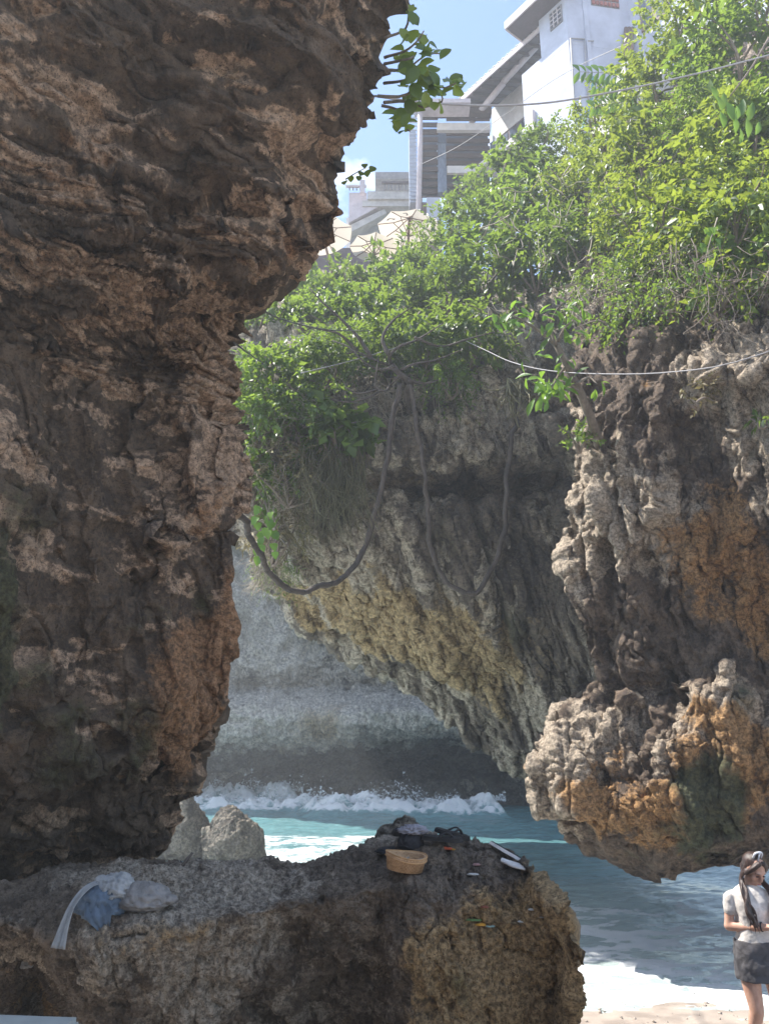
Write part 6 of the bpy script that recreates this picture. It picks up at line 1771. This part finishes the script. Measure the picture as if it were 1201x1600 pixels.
    # hair: cap, side curtains, two long locks in front, a twist on top
    hr = [ellipsoid(H + upv * .052 - face * .030, (.077, .088, .076), rot), ellipsoid(H - face * .062 + upv * .0, (.066, .045, .09), rot)]
    for s in (-1, 1):
        hr.append(capsule_rings([H + upv * .10 + face * .045 + side * s * .02, H + upv * .06 + face * .045 + side * .058 * s, H + side * .078 * s + face * .018 - upv * .0], [.020, .020, .018]))
    hr.append(capsule_rings([H + side * .066 - face * .02 + upv * .03, H + side * .080 - face * .01 - upv * .06, np.array([-.078, -.085, 1.27]), np.array([-.074, -.130, 1.15]), np.array([-.050, -.138, 1.06])], [.016, .020, .022, .018, .008]))
    hr.append(capsule_rings([H - side * .078 + face * .0 + upv * .02, H - side * .085 - upv * .07, np.array([.125, -.115, 1.25]), np.array([.105, -.13, 1.14]), np.array([.085, -.13, 1.07])], [.016, .020, .020, .016, .006]))
    hr.append(ellipsoid(H + upv * .125 - face * .02, (.035, .03, .03), rot))
    Rh = random.Random(5)
    for s in (1, -1):
        lock = np.array([[-.078, -.088, 1.27], [-.074, -.135, 1.15], [-.052, -.142, 1.02]]) if s > 0 else np.array([[.125, -.118, 1.25], [.105, -.134, 1.14], [.085, -.134, 1.04]])
        for k in range(9):
            j = lambda a: np.array([Rh.uniform(-a, a), Rh.uniform(-a * .6, a * .4), Rh.uniform(-a, a)])
            top = H + side * s * (.070 + Rh.uniform(-.01, .012)) - face * Rh.uniform(-.02, .03) + upv * Rh.uniform(-.01, .04)
            hr.append(capsule_rings([top, H + side * s * .086 - upv * .06 + j(.012), lock[0] + j(.022), lock[1] + j(.03), lock[2] + j(.035)], [.009, .010, .010, .008, .003], 6))
    fused('hair', hr, M_HAIR, root, .0055, 1)
    # clip, earrings, bracelet, eyes, brows, mouth
    M_CLIP = plain('pale hair clip', (0.62, 0.62, 0.66), .3, .1, 30, 0); M_LIP = plain('lips', (0.42, 0.15, 0.12), .5, .1, 30, 0)
    bx = H + upv * .14 - face * .01
    rod('hair_clip', M_CLIP, root, [bx + side * .035 - upv * .03, bx + side * .03 + upv * .015, bx + upv * .024, bx - side * .03 + upv * .015, bx - side * .035 - upv * .03], .009, 14, 6)
    rod('hair_clip', M_CLIP, root, [bx + side * .012 + face * .03 - upv * .035, bx + side * .008 + face * .02 + upv * .01, bx - side * .01 + upv * .02], .007, 8, 6)
    for s in (-1, 1):
        p = H + side * .082 * s + face * .004 - upv * .055
        v_, f_ = ellipsoid(p, (.008, .012, .026), rot, 12); link_mesh('earring', np_mesh('earring', v_, f_), M_CLIP, root)
        e = H + side * .030 * s + face * .080 + upv * .012
        v_, f_ = ellipsoid(e, (.014, .007, .0045), rot, 12); link_mesh('eye', np_mesh('eye', v_, f_), M_HAIR, root)
        rod('eyebrow', M_HAIR, root, [e + upv * .022 - side * s * .016 + face * .003, e + upv * .026 + face * .002, e + upv * .021 + side * s * .018 - face * .012], .0035, 6, 5)
    v_, f_ = ellipsoid(H + face * .093 - upv * .053, (.019, .006, .006), rot, 12); link_mesh('mouth', np_mesh('mouth', v_, f_), M_LIP, root)
    ca = wr_r * .86 + el_r * .14; d = nrm(wr_r - el_r); u = nrm(np.cross(d, [0, 0, 1])); w = np.cross(u, d)
    a = np.linspace(0, 2 * math.pi, 17); ring = ca + .031 * (np.cos(a)[:, None] * u + np.sin(a)[:, None] * w)
    v_, f_ = tube(ring, .005, 5, False); link_mesh('bracelet', np_mesh('bracelet', v_, f_), M_RUBBER, root)
build_person()
